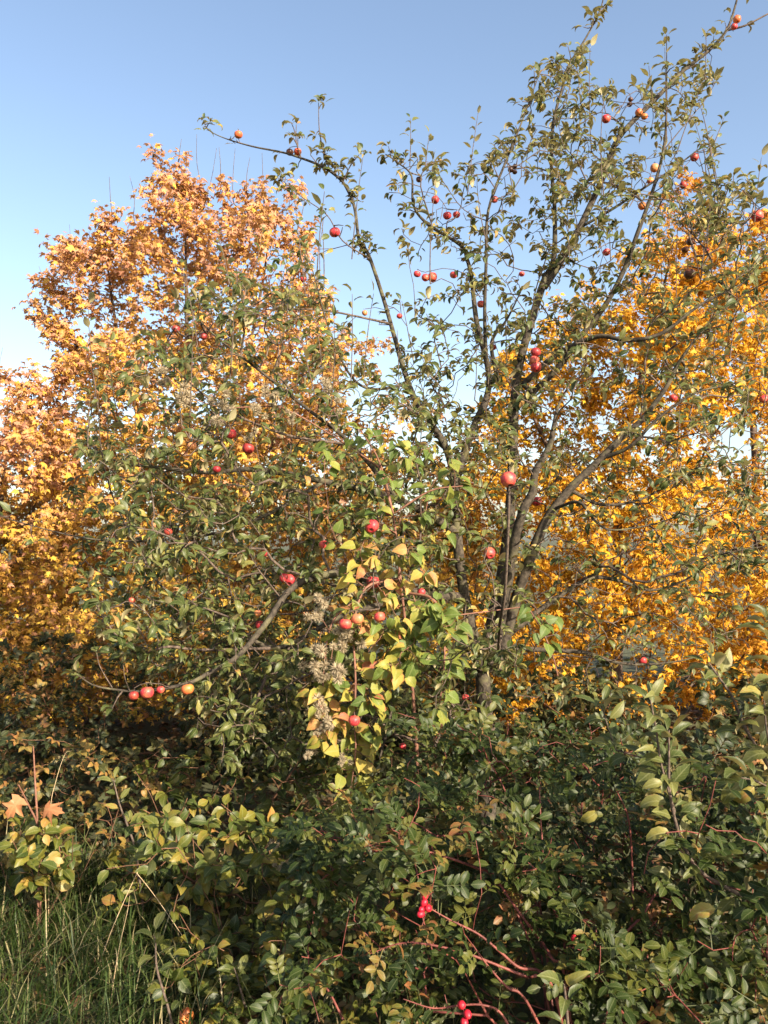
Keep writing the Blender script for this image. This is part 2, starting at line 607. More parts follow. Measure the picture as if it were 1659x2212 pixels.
def leafset(owner, base, tpls, mat, pos, fwd, up, scale, rnd, part='leaf', mass='foliage', single=True):
    n = len(pos)
    LEAFSETS.append(dict(owner=owner, base=np.asarray(base, float), tpls=tpls, mat=mat, pos=np.asarray(pos, float), fwd=nrm(np.asarray(fwd, float)),
                         up=nrm(np.asarray(up, float)), scale=np.asarray(scale, float), rnd=np.clip(np.asarray(rnd, float), 0, 1),
                         var=rng.integers(0, len(tpls), n), part=part, mass=mass, single=single))


def basis(fwd, up):
    x = nrm(fwd)
    z = nrm(up - (up * x).sum(1, keepdims=True) * x)
    y = np.cross(z, x)
    return np.stack([x, y, z], 2)      # columns


def mass_mesh(name, tpls, pos, B, scale, rnd, var, base):
    Vs, Ts, Ls = [], [], []
    off = 0
    for k, (v, t, l) in enumerate(tpls):
        idx = np.where(var == k)[0]
        if not len(idx):
            continue
        vv = np.einsum('nij,vj->nvi', B[idx], v) * scale[idx][:, None, None] + pos[idx][:, None, :] - base
        ll = np.repeat(l[None], len(idx), 0)
        ll[:, :, 2] = rnd[idx][:, None]
        tt = t[None] + (off + np.arange(len(idx)) * len(v))[:, None, None]
        Vs.append(vv.reshape(-1, 3))
        Ls.append(ll.reshape(-1, 3))
        Ts.append(tt.reshape(-1, 3))
        off += len(idx) * len(v)
    return raw_mesh(name, np.concatenate(Vs), np.concatenate(Ts), True, np.concatenate(Ls))


def prune(clear):
    """fruit and seed heads sit at the outside of the foliage: few leaves hang in front of them"""
    for s in LEAFSETS:
        c = s['pos'] + s['fwd'] * s['scale'][:, None] * .65
        u, v, d = project(c)
        kill = np.zeros(len(u), bool)
        for (cu, cv, cr, cd, keep) in clear:
            m = (np.hypot(u - cu, v - cv) < cr) & (d < cd + .03)
            kill |= m & (rng.random(len(u)) > keep)
        if kill.any():
            for k in ('pos', 'fwd', 'up', 'scale', 'rnd', 'var'):
                s[k] = s[k][~kill]


def finish_leaves(limit=300):
    """the leaves that show largest become parts of their own, the rest one mass per plant"""
    cell = 11.0
    nx, ny = int(W0 / cell) + 1, int(H0 / cell) + 1
    U, V, D, S, K = [], [], [], [], []
    for k, s in enumerate(LEAFSETS):
        s['B'] = basis(s['fwd'], s['up'])
        c = s['pos'] + s['fwd'] * s['scale'][:, None] * 0.6
        u, v, d = project(c)
        s['u'], s['v'], s['d'] = u, v, d
        U.append(u); V.append(v); D.append(d); K.append(np.stack([np.full(len(u), k), np.arange(len(u))], 1))
    U, V, D, K = map(np.concatenate, (U, V, D, K))
    ok = (U > 0) & (U < W0) & (V > 0) & (V < H0) & (D > 0.3)
    U, V, D, K = U[ok], V[ok], D[ok], K[ok]
    ci = (V // cell).astype(int) * nx + (U // cell).astype(int)
    order = np.lexsort((D, ci))
    first = np.ones(len(order), bool)
    first[1:] = ci[order][1:] != ci[order][:-1]
    win = K[order][first]
    for k, s in enumerate(LEAFSETS):
        s['win'] = np.zeros(len(s['pos']), bool)
        s['win'][win[win[:, 0] == k][:, 1]] = True
        view = nrm(s['pos'] - CAM)
        face = np.abs((s['B'][:, :, 2] * view).sum(1)) + 0.15
        s['size'] = np.where(s['win'], (s['scale'] / np.maximum(s['d'], .3)) ** 2 * face, 0)
    owners = {}
    for s in LEAFSETS:
        owners.setdefault((s['owner'].name, s['part']), []).append(s)
    tcache = {}
    for sets in owners.values():
        allsz = np.concatenate([s['size'] if s['single'] else np.zeros(len(s['size'])) for s in sets])
        pos_n = int((allsz > 0).sum())
        lim = min(limit, pos_n)
        thr = np.sort(allsz)[::-1][lim - 1] if lim else 1e9
        for s in sets:
            pick = (s['size'] >= thr) & (s['size'] > 0) & s['single']
            for i in np.where(pick)[0]:
                key = (id(s['tpls']), s['var'][i], s['mat'].name)
                if key not in tcache:
                    v, t, l = s['tpls'][s['var'][i]]
                    me = raw_mesh(s['part'], v, t, True, l)
                    me.materials.append(s['mat'])
                    tcache[key] = me
                o = bpy.data.objects.new(s['part'], tcache[key])
                o.color = (s['rnd'][i], 0, 0, 1)
                m = Matrix(s['B'][i].tolist()).to_4x4() @ Matrix.Scale(s['scale'][i], 4)
                m.translation = Vector(s['pos'][i] - s['base'])
                o.parent = s['owner']
                o.matrix_basis = m
                COL.objects.link(o)
            r = ~pick
            if r.any():
                me = mass_mesh(s['mass'], s['tpls'], s['pos'][r], s['B'][r], s['scale'][r], s['rnd'][r], s['var'][r], s['base'])
                o = link(s['mass'], me, s['owner'], [s['mat']])
                o.color = (0, 0, 0, 1)
                o['kind'] = 'stuff'


# ------------------------------------------------------------------ branching skeleton
class Skel:
    def __init__(self):
        self.p = np.zeros((0, 3))
        self.par = np.zeros(0, int)
        self.len = np.zeros(0)
        self.dir = np.zeros((0, 3))
        self.paths = []            # (node indices incl. start node, traced radius array or None)

    def add(self, pts, start=-1, rad=None):
        i0 = len(self.p)
        n = len(pts)
        par = np.arange(i0 - 1, i0 + n - 1)
        par[0] = start
        prev = self.p[start] if start >= 0 else pts[0] - np.array([0, 0, 0.01])
        seg = np.linalg.norm(np.diff(np.vstack([prev[None], pts]), axis=0), axis=1)
        base = self.len[start] if start >= 0 else 0.0
        d = nrm(np.diff(np.vstack([prev[None], pts]), axis=0))
        self.p = np.vstack([self.p, pts])
        self.par = np.concatenate([self.par, par])
        self.len = np.concatenate([self.len, base + np.cumsum(seg)])
        self.dir = np.vstack([self.dir, d])
        idx = list(range(i0, i0 + n))
        self.paths.append((([start] if start >= 0 else []) + idx, rad))
        return idx

    def nearest(self, q):
        return int(np.argmin(((self.p - q) ** 2).sum(1)))

    def grow(self, targets, alpha=0.25, lift=0.25, jit=0.05, back=0.0):
        T = np.asarray(targets, float)
        n = len(T)
        best = np.full(n, np.inf)
        who = np.zeros(n, int)
        done = np.zeros(n, bool)

        def upd(a, b):
            for c0 in range(a, b, 400):
                c1 = min(b, c0 + 400)
                d = np.sqrt(((T[:, None, :] - self.p[None, c0:c1]) ** 2).sum(2)) + alpha * self.len[None, c0:c1]
                j = d.argmin(1)
                v = d[np.arange(n), j]
                m = v < best
                best[m] = v[m]
                who[m] = j[m] + c0
        upd(0, len(self.p))
        tips = []
        for _ in range(n):
            i = int(np.argmin(np.where(done, np.inf, best)))
            done[i] = True
            s = who[i]
            a, b = self.p[s], T[i]
            L = np.linalg.norm(b - a)
            k = max(2, min(7, int(L / 0.09) + 1))
            t = np.linspace(0, 1, k + 1)[1:, None]
            c = (a + b) / 2 + self.dir[s] * L * 0.18 + np.array([0, 0, -lift * L * 0.5 if b[2] > a[2] else lift * L * 0.6])
            pts = a * (1 - t) ** 2 + 2 * c * t * (1 - t) + b * t * t
            pts[:-1] += rng.normal(size=(len(pts) - 1, 3)) * jit * L
            a0 = len(self.p)
            tips.append(self.add(pts, s))
            upd(a0, len(self.p))
        return tips

    def radii(self, tip, power=0.42, cap=0.06):
        cnt = np.zeros(len(self.p))
        haschild = np.zeros(len(self.p), bool)
        haschild[self.par[self.par >= 0]] = True
        cnt[~haschild] = 1
        for i in range(len(self.p) - 1, -1, -1):
            if self.par[i] >= 0:
                cnt[self.par[i]] += cnt[i]
        return np.minimum(tip * np.maximum(cnt, 1) ** power, cap)


def inside(poly, u, v):
    poly = np.asarray(poly, float)
    x0, y0 = poly[:, 0], poly[:, 1]
    x1, y1 = np.roll(x0, -1), np.roll(y0, -1)
    c = ((y0[None] > v[:, None]) != (y1[None] > v[:, None])) & \
        (u[:, None] < (x1 - x0)[None] * (v[:, None] - y0[None]) / (y1 - y0 + 1e-9)[None] + x0[None])
    return c.sum(1) % 2 == 1


def sample(poly, n, d, sd, pads=0, pad_r=0.18, clip=2.0):
    """n points spread through the volume that the outline sweeps at its distance; optionally bunched"""
    poly = np.asarray(poly, float)
    lo, hi = poly.min(0), poly.max(0)
    m = pads if pads else n
    out = np.zeros((0, 2))
    while len(out) < m:
        q = rng.uniform(lo, hi, (m * 3, 2))
        out = np.vstack([out, q[inside(poly, q[:, 0], q[:, 1])]])
    out = out[:m]
    dd = d(out[:, 0], out[:, 1]) if callable(d) else np.full(m, d)
    dep = dd + np.clip(rng.normal(size=m), -clip, clip) * sd
    pts = Pv(out[:, 0], out[:, 1], dep)
    if pads:
        k = rng.integers(0, pads, n)
        pts = pts[k] + rng.normal(size=(n, 3)) * pad_r * np.array([1, 1, 0.7])
        u, v, _ = project(pts)
        bad = ~inside(poly, u, v)
        pts[bad] = (pts[bad] + Pv(out[k][bad, 0], out[k][bad, 1], dep[k][bad])) / 2
    pts[:, 2] = np.maximum(pts[:, 2], 0.12)
    return pts


# ------------------------------------------------------------------ ground
def ground_material():
    m, nt, out = new_mat('ground_soil_and_turf')
    L = nt.links
    n1 = noise(nt, 0.9, 6, None, 0.65)
    n2 = noise(nt, 18, 5, None, 0.6)
    c = ramp(nt, n1, [(0.35, (0.045, 0.06, 0.02)), (0.55, (0.075, 0.085, 0.03)), (0.7, (0.09, 0.065, 0.035))])
    c = mixc(nt, math_n(nt, 'MULTIPLY', n2, 0.6), c, (0.05, 0.035, 0.02))
    p = nt.nodes.new('ShaderNodeBsdfPrincipled')
    L.new(c, p.inputs['Base Color'])
    p.inputs['Roughness'].default_value = 0.95
    b = nt.nodes.new('ShaderNodeBump')
    b.inputs['Strength'].default_value = 0.6
    b.inputs['Distance'].default_value = 0.03
    L.new(n2, b.inputs['Height'])
    L.new(b.outputs[0], p.inputs['Normal'])
    L.new(p.outputs[0], out.inputs[0])
    return m


gx = np.concatenate([[-1500, -400, -100, -40], np.linspace(-15, 15, 61), [40, 100, 400, 1500]])
gy = np.concatenate([[-1500, -400, -100, -30], np.linspace(-5, 25, 61), [40, 100, 400, 1500]])
GX, GY = np.meshgrid(gx, gy)
GZ = 0.03 * np.sin(GX * 1.1 + 0.4) * np.cos(GY * 0.9) * (np.abs(GX) < 16) * (np.abs(GY - 10) < 16)
gv = np.stack([GX.ravel(), GY.ravel(), GZ.ravel()], 1)
nx_, ny_ = len(gx), len(gy)
ii, jj = np.meshgrid(np.arange(nx_ - 1), np.arange(ny_ - 1))
q0 = (jj * nx_ + ii).ravel()
gq = np.stack([q0, q0 + 1, q0 + nx_ + 1, q0 + nx_], 1)
g = link('ground', raw_mesh('ground', gv, gq), None, [ground_material()])
g['kind'] = 'structure'
g['label'] = 'rough turf and soil under the hedge, grassy at the left'


# ------------------------------------------------------------------ leaves along branches
def leaves_on(skel, tips, per_tip, along, spread=0.25, size=(0.05, 0.08), upw=0.5, sunw=0.4, rand=0.45, tip_fwd=0.4, droop=0.0, from_t=0.3, skip=0.0):
    pos, fwd, up = [], [], []
    for idx in tips:
        pts = skel.p[idx]
        if rng.random() < skip:
            continue
        e = pts[-1]
        d = nrm(pts[-1] - pts[-2]) if len(pts) > 1 else np.array([0, 0, 1.0])
        k = max(1, rng.poisson(per_tip))
        r = rdir(k)
        r = nrm(r - (r @ d)[:, None] * d)
        f = r + d * tip_fwd + np.array([0, 0, -droop])
        pos.append(np.repeat(e[None], k, 0) - d * rng.uniform(0, 0.05, (k, 1)))
        fwd.append(f)
        L = np.linalg.norm(np.diff(pts, axis=0), axis=1).sum()
        m = rng.poisson(along * L * (1 - from_t))
        if m:
            t = rng.uniform(from_t, 1, m) * (len(pts) - 1)
            i = np.minimum(t.astype(int), len(pts) - 2)
            q = pts[i] + (pts[i + 1] - pts[i]) * (t - i)[:, None]
            dd = nrm(pts[i + 1] - pts[i])
            r = rdir(m)
            r = nrm(r - (r * dd).sum(1, keepdims=True) * dd)
            pos.append(q)
            fwd.append(r + dd * 0.5 + np.array([0, 0, -droop]))
    pos, fwd = np.concatenate(pos), np.concatenate(fwd)
    n = len(pos)
    fwd[:, 2] *= 0.7
    up = np.array([0, 0, 1.0]) * upw + SUN * sunw + rdir(n) * rand
    return pos, nrm(fwd), up, rng.uniform(size[0], size[1], n)


def shoots_on(skel, starts, length, lean=0.25, gap=0.035):
    """straight young shoots with single leaves set alternately"""
    paths, pos, fwd = [], [], []
    for s in starts:
        a = skel.p[s] if np.isscalar(s) or isinstance(s, (int, np.integer)) else s
        L = rng.uniform(*length)
        d = nrm(np.array([0, 0, 1.0]) + rng.normal(size=3) * lean)
        bend = rng.normal(size=3) * 0.06 * L
        t = np.linspace(0, 1, 6)[:, None]
        pts = a + d * L * t + bend * t * t
        paths.append((pts, np.linspace(0.0035, 0.0014, 6)))
        k = int(L / gap)
        az = rng.uniform(0, 6.28)
        for j in range(max(2, k // 3), k + 1):
            tt = j / k
            q = a + d * L * tt + bend * tt * tt
            az += 2.4
            pos.append(q)
            fwd.append([math.cos(az), math.sin(az), 0.75 + 0.8 * (tt > 0.93)])
    return paths, np.array(pos), np.array(fwd)


def bez(uvd):
    """traced limb: rows of (u, v, distance, radius)"""
    a = np.asarray(uvd, float)
    p = np.array([P(*r[:3]) for r in a])
    return smooth_path(np.hstack([p, a[:, 3:4]]), 5)


# ------------------------------------------------------------------ apple tree
AB = P(1050, 1800, 4.7)
AB[2] = 0.0
apple_tree = thing('apple_tree', 'old apple tree with dark green leaves and red apples, tall crown against the sky', 'tree', AB)
A = Skel()
LIMBS = []


def limb(rows, start=None, sd=0.6):
    b = bez(rows)
    pts, rad = b[:, :3], b[:, 3]
    s = -1
    if len(A.p):
        s = A.nearest(pts[0])
        if np.linalg.norm(A.p[s] - pts[0]) > 0.02:
            pts = np.vstack([(A.p[s] + pts[0]) / 2, pts])
            rad = np.concatenate([[rad[0]], rad])
    idx = A.add(pts, s, np.concatenate([[rad[0]], rad]) if s >= 0 else rad)
    LIMBS.append((idx, sd))
    return idx


limb([(1050, 1815, 4.7, .085), (1052, 1700, 4.7, .075), (1048, 1560, 4.68, .068), (1042, 1450, 4.65, .062)], sd=0)
# A: dark central leader
limb([(1042, 1450, 4.65, .05), (1002, 1280, 4.6, .046), (986, 1130, 4.6, .042), (985, 1040, 4.65, .036), (1020, 930, 4.75, .03), (1057, 827, 4.85, .027),
      (1030, 698, 4.95, .024), (1019, 604, 5.0, .02), (1009, 560, 5.0, .018), (994, 529, 5.0, .016), (924, 484, 5.05, .014), (893, 443, 5.1, .012),
      (889, 380, 5.1, .009), (860, 352, 5.15, .006), (833, 333, 5.2, .004)])
limb([(1052, 800, 4.85, .018), (1047, 690, 4.8, .016), (1050, 570, 4.75, .014), (1055, 454, 4.75, .012), (1095, 343, 4.8, .010), (1120, 282, 4.85, .008),
      (1135, 242, 4.9, .007), (1165, 160, 5.0, .004)])
limb([(1075, 820, 4.8, .02), (1062, 740, 4.7, .016), (1095, 690, 4.6, .009), (1125, 630, 4.5, .005)], sd=.4)
# leader towards the upper right
limb([(1040, 1440, 4.68, .055), (1085, 1240, 4.75, .05), (1105, 1060, 4.85, .045), (1111, 879, 4.95, .042), (1120, 800, 5.0, .038), (1140, 720, 5.05, .036), (1174, 611, 5.1, .034),
      (1196, 560, 5.15, .026), (1198, 450, 5.2, .02), (1191, 353, 5.2, .017), (1196, 262, 5.2, .015), (1216, 186, 5.25, .012), (1226, 146, 5.25, .011),
      (1266, 81, 5.3, .009), (1297, 20, 5.35, .007), (1310, -40, 5.4, .004)], sd=.9)
limb([(1176, 620, 5.1, .034), (1215, 560, 5.1, .032), (1256, 484, 5.1, .03), (1307, 373, 5.15, .027), (1337, 297, 5.2, .025), (1418, 212, 5.25, .021),
      (1478, 151, 5.3, .018), (1529, 111, 5.3, .016), (1569, 66, 5.35, .013), (1589, 10, 5.4, .010), (1605, -60, 5.4, .007)], sd=.8)
limb([(1569, 66, 5.35, .011), (1610, 55, 5.3, .009), (1659, 30, 5.3, .007), (1720, 0, 5.3, .005)])
limb([(1115, 880, 4.9, .03), (1200, 800, 4.8, .027), (1260, 720, 4.7, .024), (1307, 660, 4.65, .022), (1347, 585, 4.6, .02), (1377, 504, 4.55, .018), (1408, 418, 4.5, .014),
      (1430, 340, 4.5, .012), (1438, 280, 4.5, .009), (1440, 202, 4.5, .006), (1440, 76, 4.5, .003)], sd=.6)
limb([(1256, 490, 5.1, .014), (1327, 449, 5.0, .012), (1400, 400, 4.9, .010), (1460, 360, 4.9, .008), (1508, 323, 4.9, .005)], sd=.9)
limb([(1430, 330, 4.5, .006), (1470, 280, 4.5, .004), (1520, 220, 4.55, .003), (1545, 180, 4.55, .002)], sd=.2)
limb([(1130, 830, 4.8, .026), (1190, 775, 4.7, .024), (1241, 746, 4.6, .022), (1297, 726, 4.5, .02), (1357, 735, 4.4, .018), (1430, 720, 4.35, .015), (1510, 660, 4.3, .011),
      (1590, 620, 4.3, .007), (1690, 560, 4.3, .004)])
# C: dark bent limb, D and parallel limbs to the right
limb([(1062, 1440, 4.6, .046), (1100, 1240, 4.5, .042), (1112, 1170, 4.45, .04), (1130, 1103, 4.4, .036), (1151, 1062, 4.4, .034), (1156, 1022, 4.4, .03), (1186, 966, 4.4, .024),
      (1196, 925, 4.4, .02), (1205, 880, 4.45, .012), (1230, 830, 4.5, .006)], sd=.5)
limb([(1075, 1440, 4.62, .05), (1110, 1310, 4.6, .046), (1135, 1234, 4.55, .043), (1176, 1133, 4.5, .04), (1226, 1062, 4.5, .036), (1287, 1002, 4.5, .031), (1342, 946, 4.5, .027),
      (1392, 901, 4.5, .023), (1443, 830, 4.5, .018), (1468, 780, 4.5, .014), (1530, 700, 4.5, .008), (1600, 640, 4.5, .004)], sd=.35)
limb([(1300, 990, 4.5, .018), (1360, 965, 4.4, .015), (1420, 905, 4.35, .012), (1500, 850, 4.3, .009), (1580, 830, 4.3, .006), (1680, 800, 4.3, .003)], sd=.5)
limb([(1235, 1060, 4.5, .018), (1300, 1090, 4.6, .014), (1380, 1080, 4.65, .011), (1460, 1040, 4.7, .008), (1560, 1000, 4.7, .005), (1640, 1010, 4.7, .003)], sd=.5)
limb([(1060, 1430, 4.65, .034), (1095, 1375, 4.7, .03), (1206, 1289, 4.8, .023), (1277, 1249, 4.9, .019), (1340, 1255, 4.95, .016), (1403, 1275, 5.0, .013), (1478, 1254, 5.0, .01),
      (1560, 1200, 5.0, .007), (1650, 1180, 5.0, .004)], sd=.3)
limb([(1090, 1400, 4.7, .024), (1196, 1405, 4.75, .02), (1266, 1410, 4.8, .017), (1327, 1430, 4.85, .014), (1403, 1435, 4.9, .01), (1500, 1420, 4.9, .006), (1570, 1380, 4.9, .003)], sd=.3)
limb([(1195, 1100, 4.5, .014), (1250, 1085, 4.3, .012), (1290, 1130, 4.2, .010), (1330, 1145, 4.2, .008), (1420, 1130, 4.2, .005), (1500, 1100, 4.2, .003)], sd=.3)
# upright young shoot with the biggest apple at its top
limb([(1075, 1440, 4.5, .012), (1080, 1350, 3.7, .011), (1090, 1284, 3.45, .010), (1097, 1158, 3.3, .009), (1100, 1060, 3.25, .008), (1101, 1010, 3.25, .005)], sd=.1)
# G: limb arching to the upper left
limb([(985, 1050, 4.65, .036), (960, 960, 4.7, .032), (900, 870, 4.8, .028), (870, 790, 4.9, .024), (850, 720, 4.95, .021), (827, 641, 5.0, .019), (796, 550, 5.0, .017),
      (776, 520, 5.05, .016), (766, 449, 5.1, .015), (748, 405, 5.1, .014), (731, 384, 5.1, .013), (695, 359, 5.1, .012), (640, 338, 5.15, .010), (605, 328, 5.2, .009), (544, 316, 5.2, .0075),
      (484, 298, 5.25, .005), (450, 280, 5.25, .004), (438, 258, 5.3, .003)], sd=1.0)
limb([(710, 362, 5.1, .007), (700, 330, 5.1, .006), (690, 283, 5.1, .005), (688, 222, 5.1, .003)], sd=1.2)
limb([(650, 340, 5.15, .006), (640, 305, 5.1, .005), (640, 270, 5.1, .003)], sd=1.2)
limb([(740, 395, 5.1, .006), (756, 360, 5.05, .005), (775, 335, 5.0, .003)], sd=1.2)
limb([(800, 560, 5.0, .008), (740, 520, 4.9, .006), (706, 464, 4.9, .005), (650, 424, 4.95, .004), (605, 385, 5.0, .003)], sd=.9)
limb([(845, 700, 4.95, .012), (806, 691, 4.8, .010), (706, 671, 4.6, .008), (630, 668, 4.5, .006), (554, 671, 4.4, .004), (490, 690, 4.35, .003)], sd=.4)
limb([(880, 830, 4.85, .014), (800, 840, 4.6, .012), (751, 802, 4.5, .010), (706, 696, 4.4, .007), (680, 600, 4.4, .005), (660, 540, 4.4, .003)], sd=.5)
# left side
limb([(1000, 1290, 4.6, .04), (880, 1280, 4.2, .034), (760, 1240, 3.95, .03), (690, 1245, 3.8, .026), (630, 1271, 3.7, .023), (575, 1346, 3.6, .02), (514, 1417, 3.5, .017), (454, 1452, 3.45, .014),
      (403, 1477, 3.4, .012), (312, 1493, 3.4, .009), (252, 1490, 3.4, .007), (202, 1480, 3.35, .005), (166, 1457, 3.3, .003)], sd=.3)
limb([(245, 1490, 3.4, .004), (217, 1442, 3.4, .003), (209, 1412, 3.4, .002)], sd=.3)
limb([(280, 1493, 3.4, .003), (270, 1465, 3.35, .002), (266, 1435, 3.35, .0015)], sd=.1)
limb([(605, 1290, 3.7, .006), (554, 1225, 3.6, .005), (534, 1185, 3.55, .003)], sd=.6)
limb([(880, 1290, 4.2, .022), (740, 1330, 4.1, .02), (600, 1400, 4.0, .017), (504, 1351, 3.9, .014), (454, 1321, 3.85, .012), (403, 1296, 3.8, .010), (348, 1265, 3.8, .008),
      (302, 1190, 3.8, .007), (252, 1094, 3.8, .006), (232, 1034, 3.8, .005), (217, 958, 3.8, .004), (212, 850, 3.8, .002)], sd=.5)
limb([(600, 1400, 4.0, .012), (438, 1404, 3.8, .010), (363, 1397, 3.7, .009), (312, 1412, 3.65, .008), (287, 1407, 3.65, .007), (242, 1361, 3.6, .006), (202, 1296, 3.6, .004), (189, 1255, 3.6, .002)], sd=.6)
limb([(990, 1150, 4.6, .034), (860, 1080, 4.4, .03), (700, 1040, 4.3, .026), (554, 1014, 4.2, .021), (454, 1021, 4.2, .017), (353, 1011, 4.2, .013), (257, 998, 4.2, .008), (190, 960, 4.2, .004)], sd=.5)
limb([(700, 1040, 4.3, .016), (560, 1120, 4.2, .013), (420, 1160, 4.15, .010), (220, 1167, 4.1, .007), (60, 1133, 4.0, .004), (-10, 1110, 4.0, .003)], sd=.2)
limb([(860, 1080, 4.4, .02), (760, 960, 4.3, .016), (660, 880, 4.2, .013), (560, 800, 4.15, .010), (470, 730, 4.1, .007), (420, 680, 4.1, .004)], sd=.5)
limb([(760, 960, 4.3, .012), (620, 940, 4.1, .010), (480, 880, 4.0, .008), (380, 800, 4.0, .005), (310, 730, 4.0, .003)], sd=.5)
limb([(600, 1400, 4.0, .012), (560, 1500, 3.8, .010), (530, 1580, 3.7, .007), (500, 1640, 3.65, .004)], sd=.6)
limb([(900, 1290, 4.2, .016), (870, 1400, 3.9, .012), (840, 1560, 3.7, .010), (820, 1640, 3.6, .006)], sd=.4)

traced = A.paths[:]
n_traced_nodes = len(A.p)


def dl(u, v):     # the left half of the crown leans towards the viewer, the right half away
    return np.interp(u, [150, 500, 900, 1250, 1659], [3.8, 4.05, 4.55, 4.75, 4.5])


att = [
    sample([(190, 900), (330, 720), (480, 650), (640, 610), (720, 690), (860, 760), (960, 880), (980, 1100), (900, 1290), (700, 1460), (560, 1560), (380, 1520), (250, 1400),
            (175, 1270), (150, 1050)], 720, dl, .45, pads=220, pad_r=.11),
    sample([(230, 1050), (420, 980), (700, 960), (900, 1000), (960, 1300), (760, 1480), (520, 1560), (300, 1440), (220, 1250)], 420, 4.5, .35, pads=120, pad_r=.14),
    sample([(360, 650), (470, 600), (560, 560), (650, 500), (690, 560), (700, 680), (500, 700)], 46, 4.2, .3),
    sample([(860, 640), (1000, 570), (1100, 500), (1190, 420), (1350, 330), (1480, 380), (1659, 420), (1720, 600), (1700, 900), (1500, 900), (1300, 880), (1100, 880),
            (960, 900), (880, 800)], 560, 4.85, .5, pads=230, pad_r=.12),
    sample([(830, 400), (900, 330), (1000, 360), (1120, 270), (1180, 420), (1060, 540), (900, 560), (840, 480)], 105, 5.0, .25),
    sample([(1130, 260), (1180, 130), (1260, 90), (1290, 180), (1440, 190), (1540, 120), (1530, 200), (1460, 330), (1300, 430), (1190, 430)], 185, 5.1, .3),
    sample([(1450, 330), (1540, 290), (1580, 330), (1640, 420), (1659, 560), (1500, 560)], 45, 4.7, .25),
    sample([(1100, 880), (1659, 880), (1720, 1250), (1500, 1320), (1300, 1250), (1120, 1300), (1060, 1100)], 130, 4.6, .35),
    sample([(1380, 860), (1659, 820), (1740, 1000), (1720, 1350), (1480, 1330), (1420, 1050)], 85, 4.4, .3),
    sample([(560, 1480), (900, 1330), (1120, 1300), (1120, 1560), (940, 1640), (720, 1600), (620, 1600)], 110, 4.0, .4),
    sample([(880, 880), (1110, 880), (1110, 1250), (1060, 1500), (900, 1350)], 170, 4.45, .35),
    sample([(400, 1480), (620, 1480), (640, 1640), (480, 1660), (420, 1580)], 45, 3.65, .2),
    sample([(1120, 1300), (1560, 1300), (1600, 1480), (1180, 1520)], 50, 4.9, .3),
]

# apples: (u, v, width in photo pixels of the 1659 frame, skin, label key)
APPLES = [
    (1098, 1036, 36, 'red', 0), (803, 1137, 31, 'red', 1), (1160, 1083, 22, 'red', 2), (1057, 1195, 28, 'red', 3), (627, 1254, 28, 'red', 4), (615, 1249, 23, 'red', 5),
    (806, 1258, 30, 'red', 6), (500, 938, 24, 'red', 7), (536, 969, 28, 'dark', 8), (415, 964, 20, 'pale', 9), (699, 1177, 22, 'red', 10), (571, 1196, 15, 'dark', 11),
    (557, 1325, 17, 'pale', 12), (561, 1350, 21, 'dark', 13), (318, 1496, 30, 'red', 14), (289, 1503, 23, 'dark', 15), (405, 1489, 28, 'orange', 16), (347, 1490, 18, 'red', 17),
    (746, 1348, 28, 'red', 18), (772, 1337, 28, 'pale', 19), (820, 1333, 25, 'red', 20), (765, 1557, 25, 'red', 21), (910, 1279, 18, 'red', 22), (1005, 1507, 17, 'red', 23),
    (940, 432, 19, 'red', 's1'), (966, 466, 20, 'red', 's2'), (986, 464, 17, 'red', 's3'), (1068, 431, 16, 'red', 's4'), (723, 502, 24, 'red', 24),
    (515, 291, 18, 'orange', 25), (643, 328, 18, 'orange', 26), (626, 329, 16, 'brown', 27),
    (901, 592, 16, 'red', 's5'), (919, 600, 18, 'red', 's6'), (934, 599, 22, 'red', 's7'), (980, 594, 18, 'red', 's8'), (1039, 657, 18, 'red', 's9'), (1127, 592, 13, 'red', 's10'),
    (863, 683, 13, 'red', 's11'), (1154, 779, 23, 'red', 28), (1158, 793, 25, 'red', 29), (1157, 761, 22, 'dark', 30), (1309, 257, 20, 'red', 's12'),
    (1414, 363, 20, 'pale', 31), (1405, 391, 16, 'orange', 32), (1387, 445, 18, 'orange', 33), (1636, 467, 26, 'red', 34), (1490, 592, 25, 'brown', 35), (1500, 340, 19, 'dark', 36),
    (1592, 42, 18, 'orange', 37), (1586, 58, 15, 'red', 's13'), (1380, 243, 17, 'orange', 38), (1392, 252, 15, 'orange', 39), (1454, 860, 19, 'red', 'r1'), (1650, 862, 20, 'red', 'r2'),
    (1388, 1427, 19, 'red', 40), (380, 711, 18, 'dark', 'l1'), (440, 727, 16, 'dark', 'l2'), (363, 1149, 19, 'dark', 41), (840, 1105, 19, 'red', 42), (285, 1297, 15, 'red', 43),
    (788, 676, 13, 'pale', 44), (1310, 545, 17, 'red', 's14'), (468, 1014, 18, 'dark', 45), (1492, 522, 19, 'brown', 'p1'), (1480, 540, 16, 'brown', 'p2'), (655, 603, 14, 'red', 47),
    (1065, 750, 15, 'dark', 48), (1103, 367, 13, 'brown', 'c1'), (1112, 360, 11, 'brown', 'c2'), (1112, 372, 11, 'brown', 'c3'), (1362, 215, 12, 'brown', 'd1'), (1360, 226, 12, 'brown', 'd2'),
    (905, 388, 14, 'brown', 51), (1093, 1168, 11, 'dark', 52), (1525, 540, 15, 'dark', 53), (870, 1612, 16, 'red', 54), (1476, 400, 16, 'dark', 55),
]
apple_pts = []
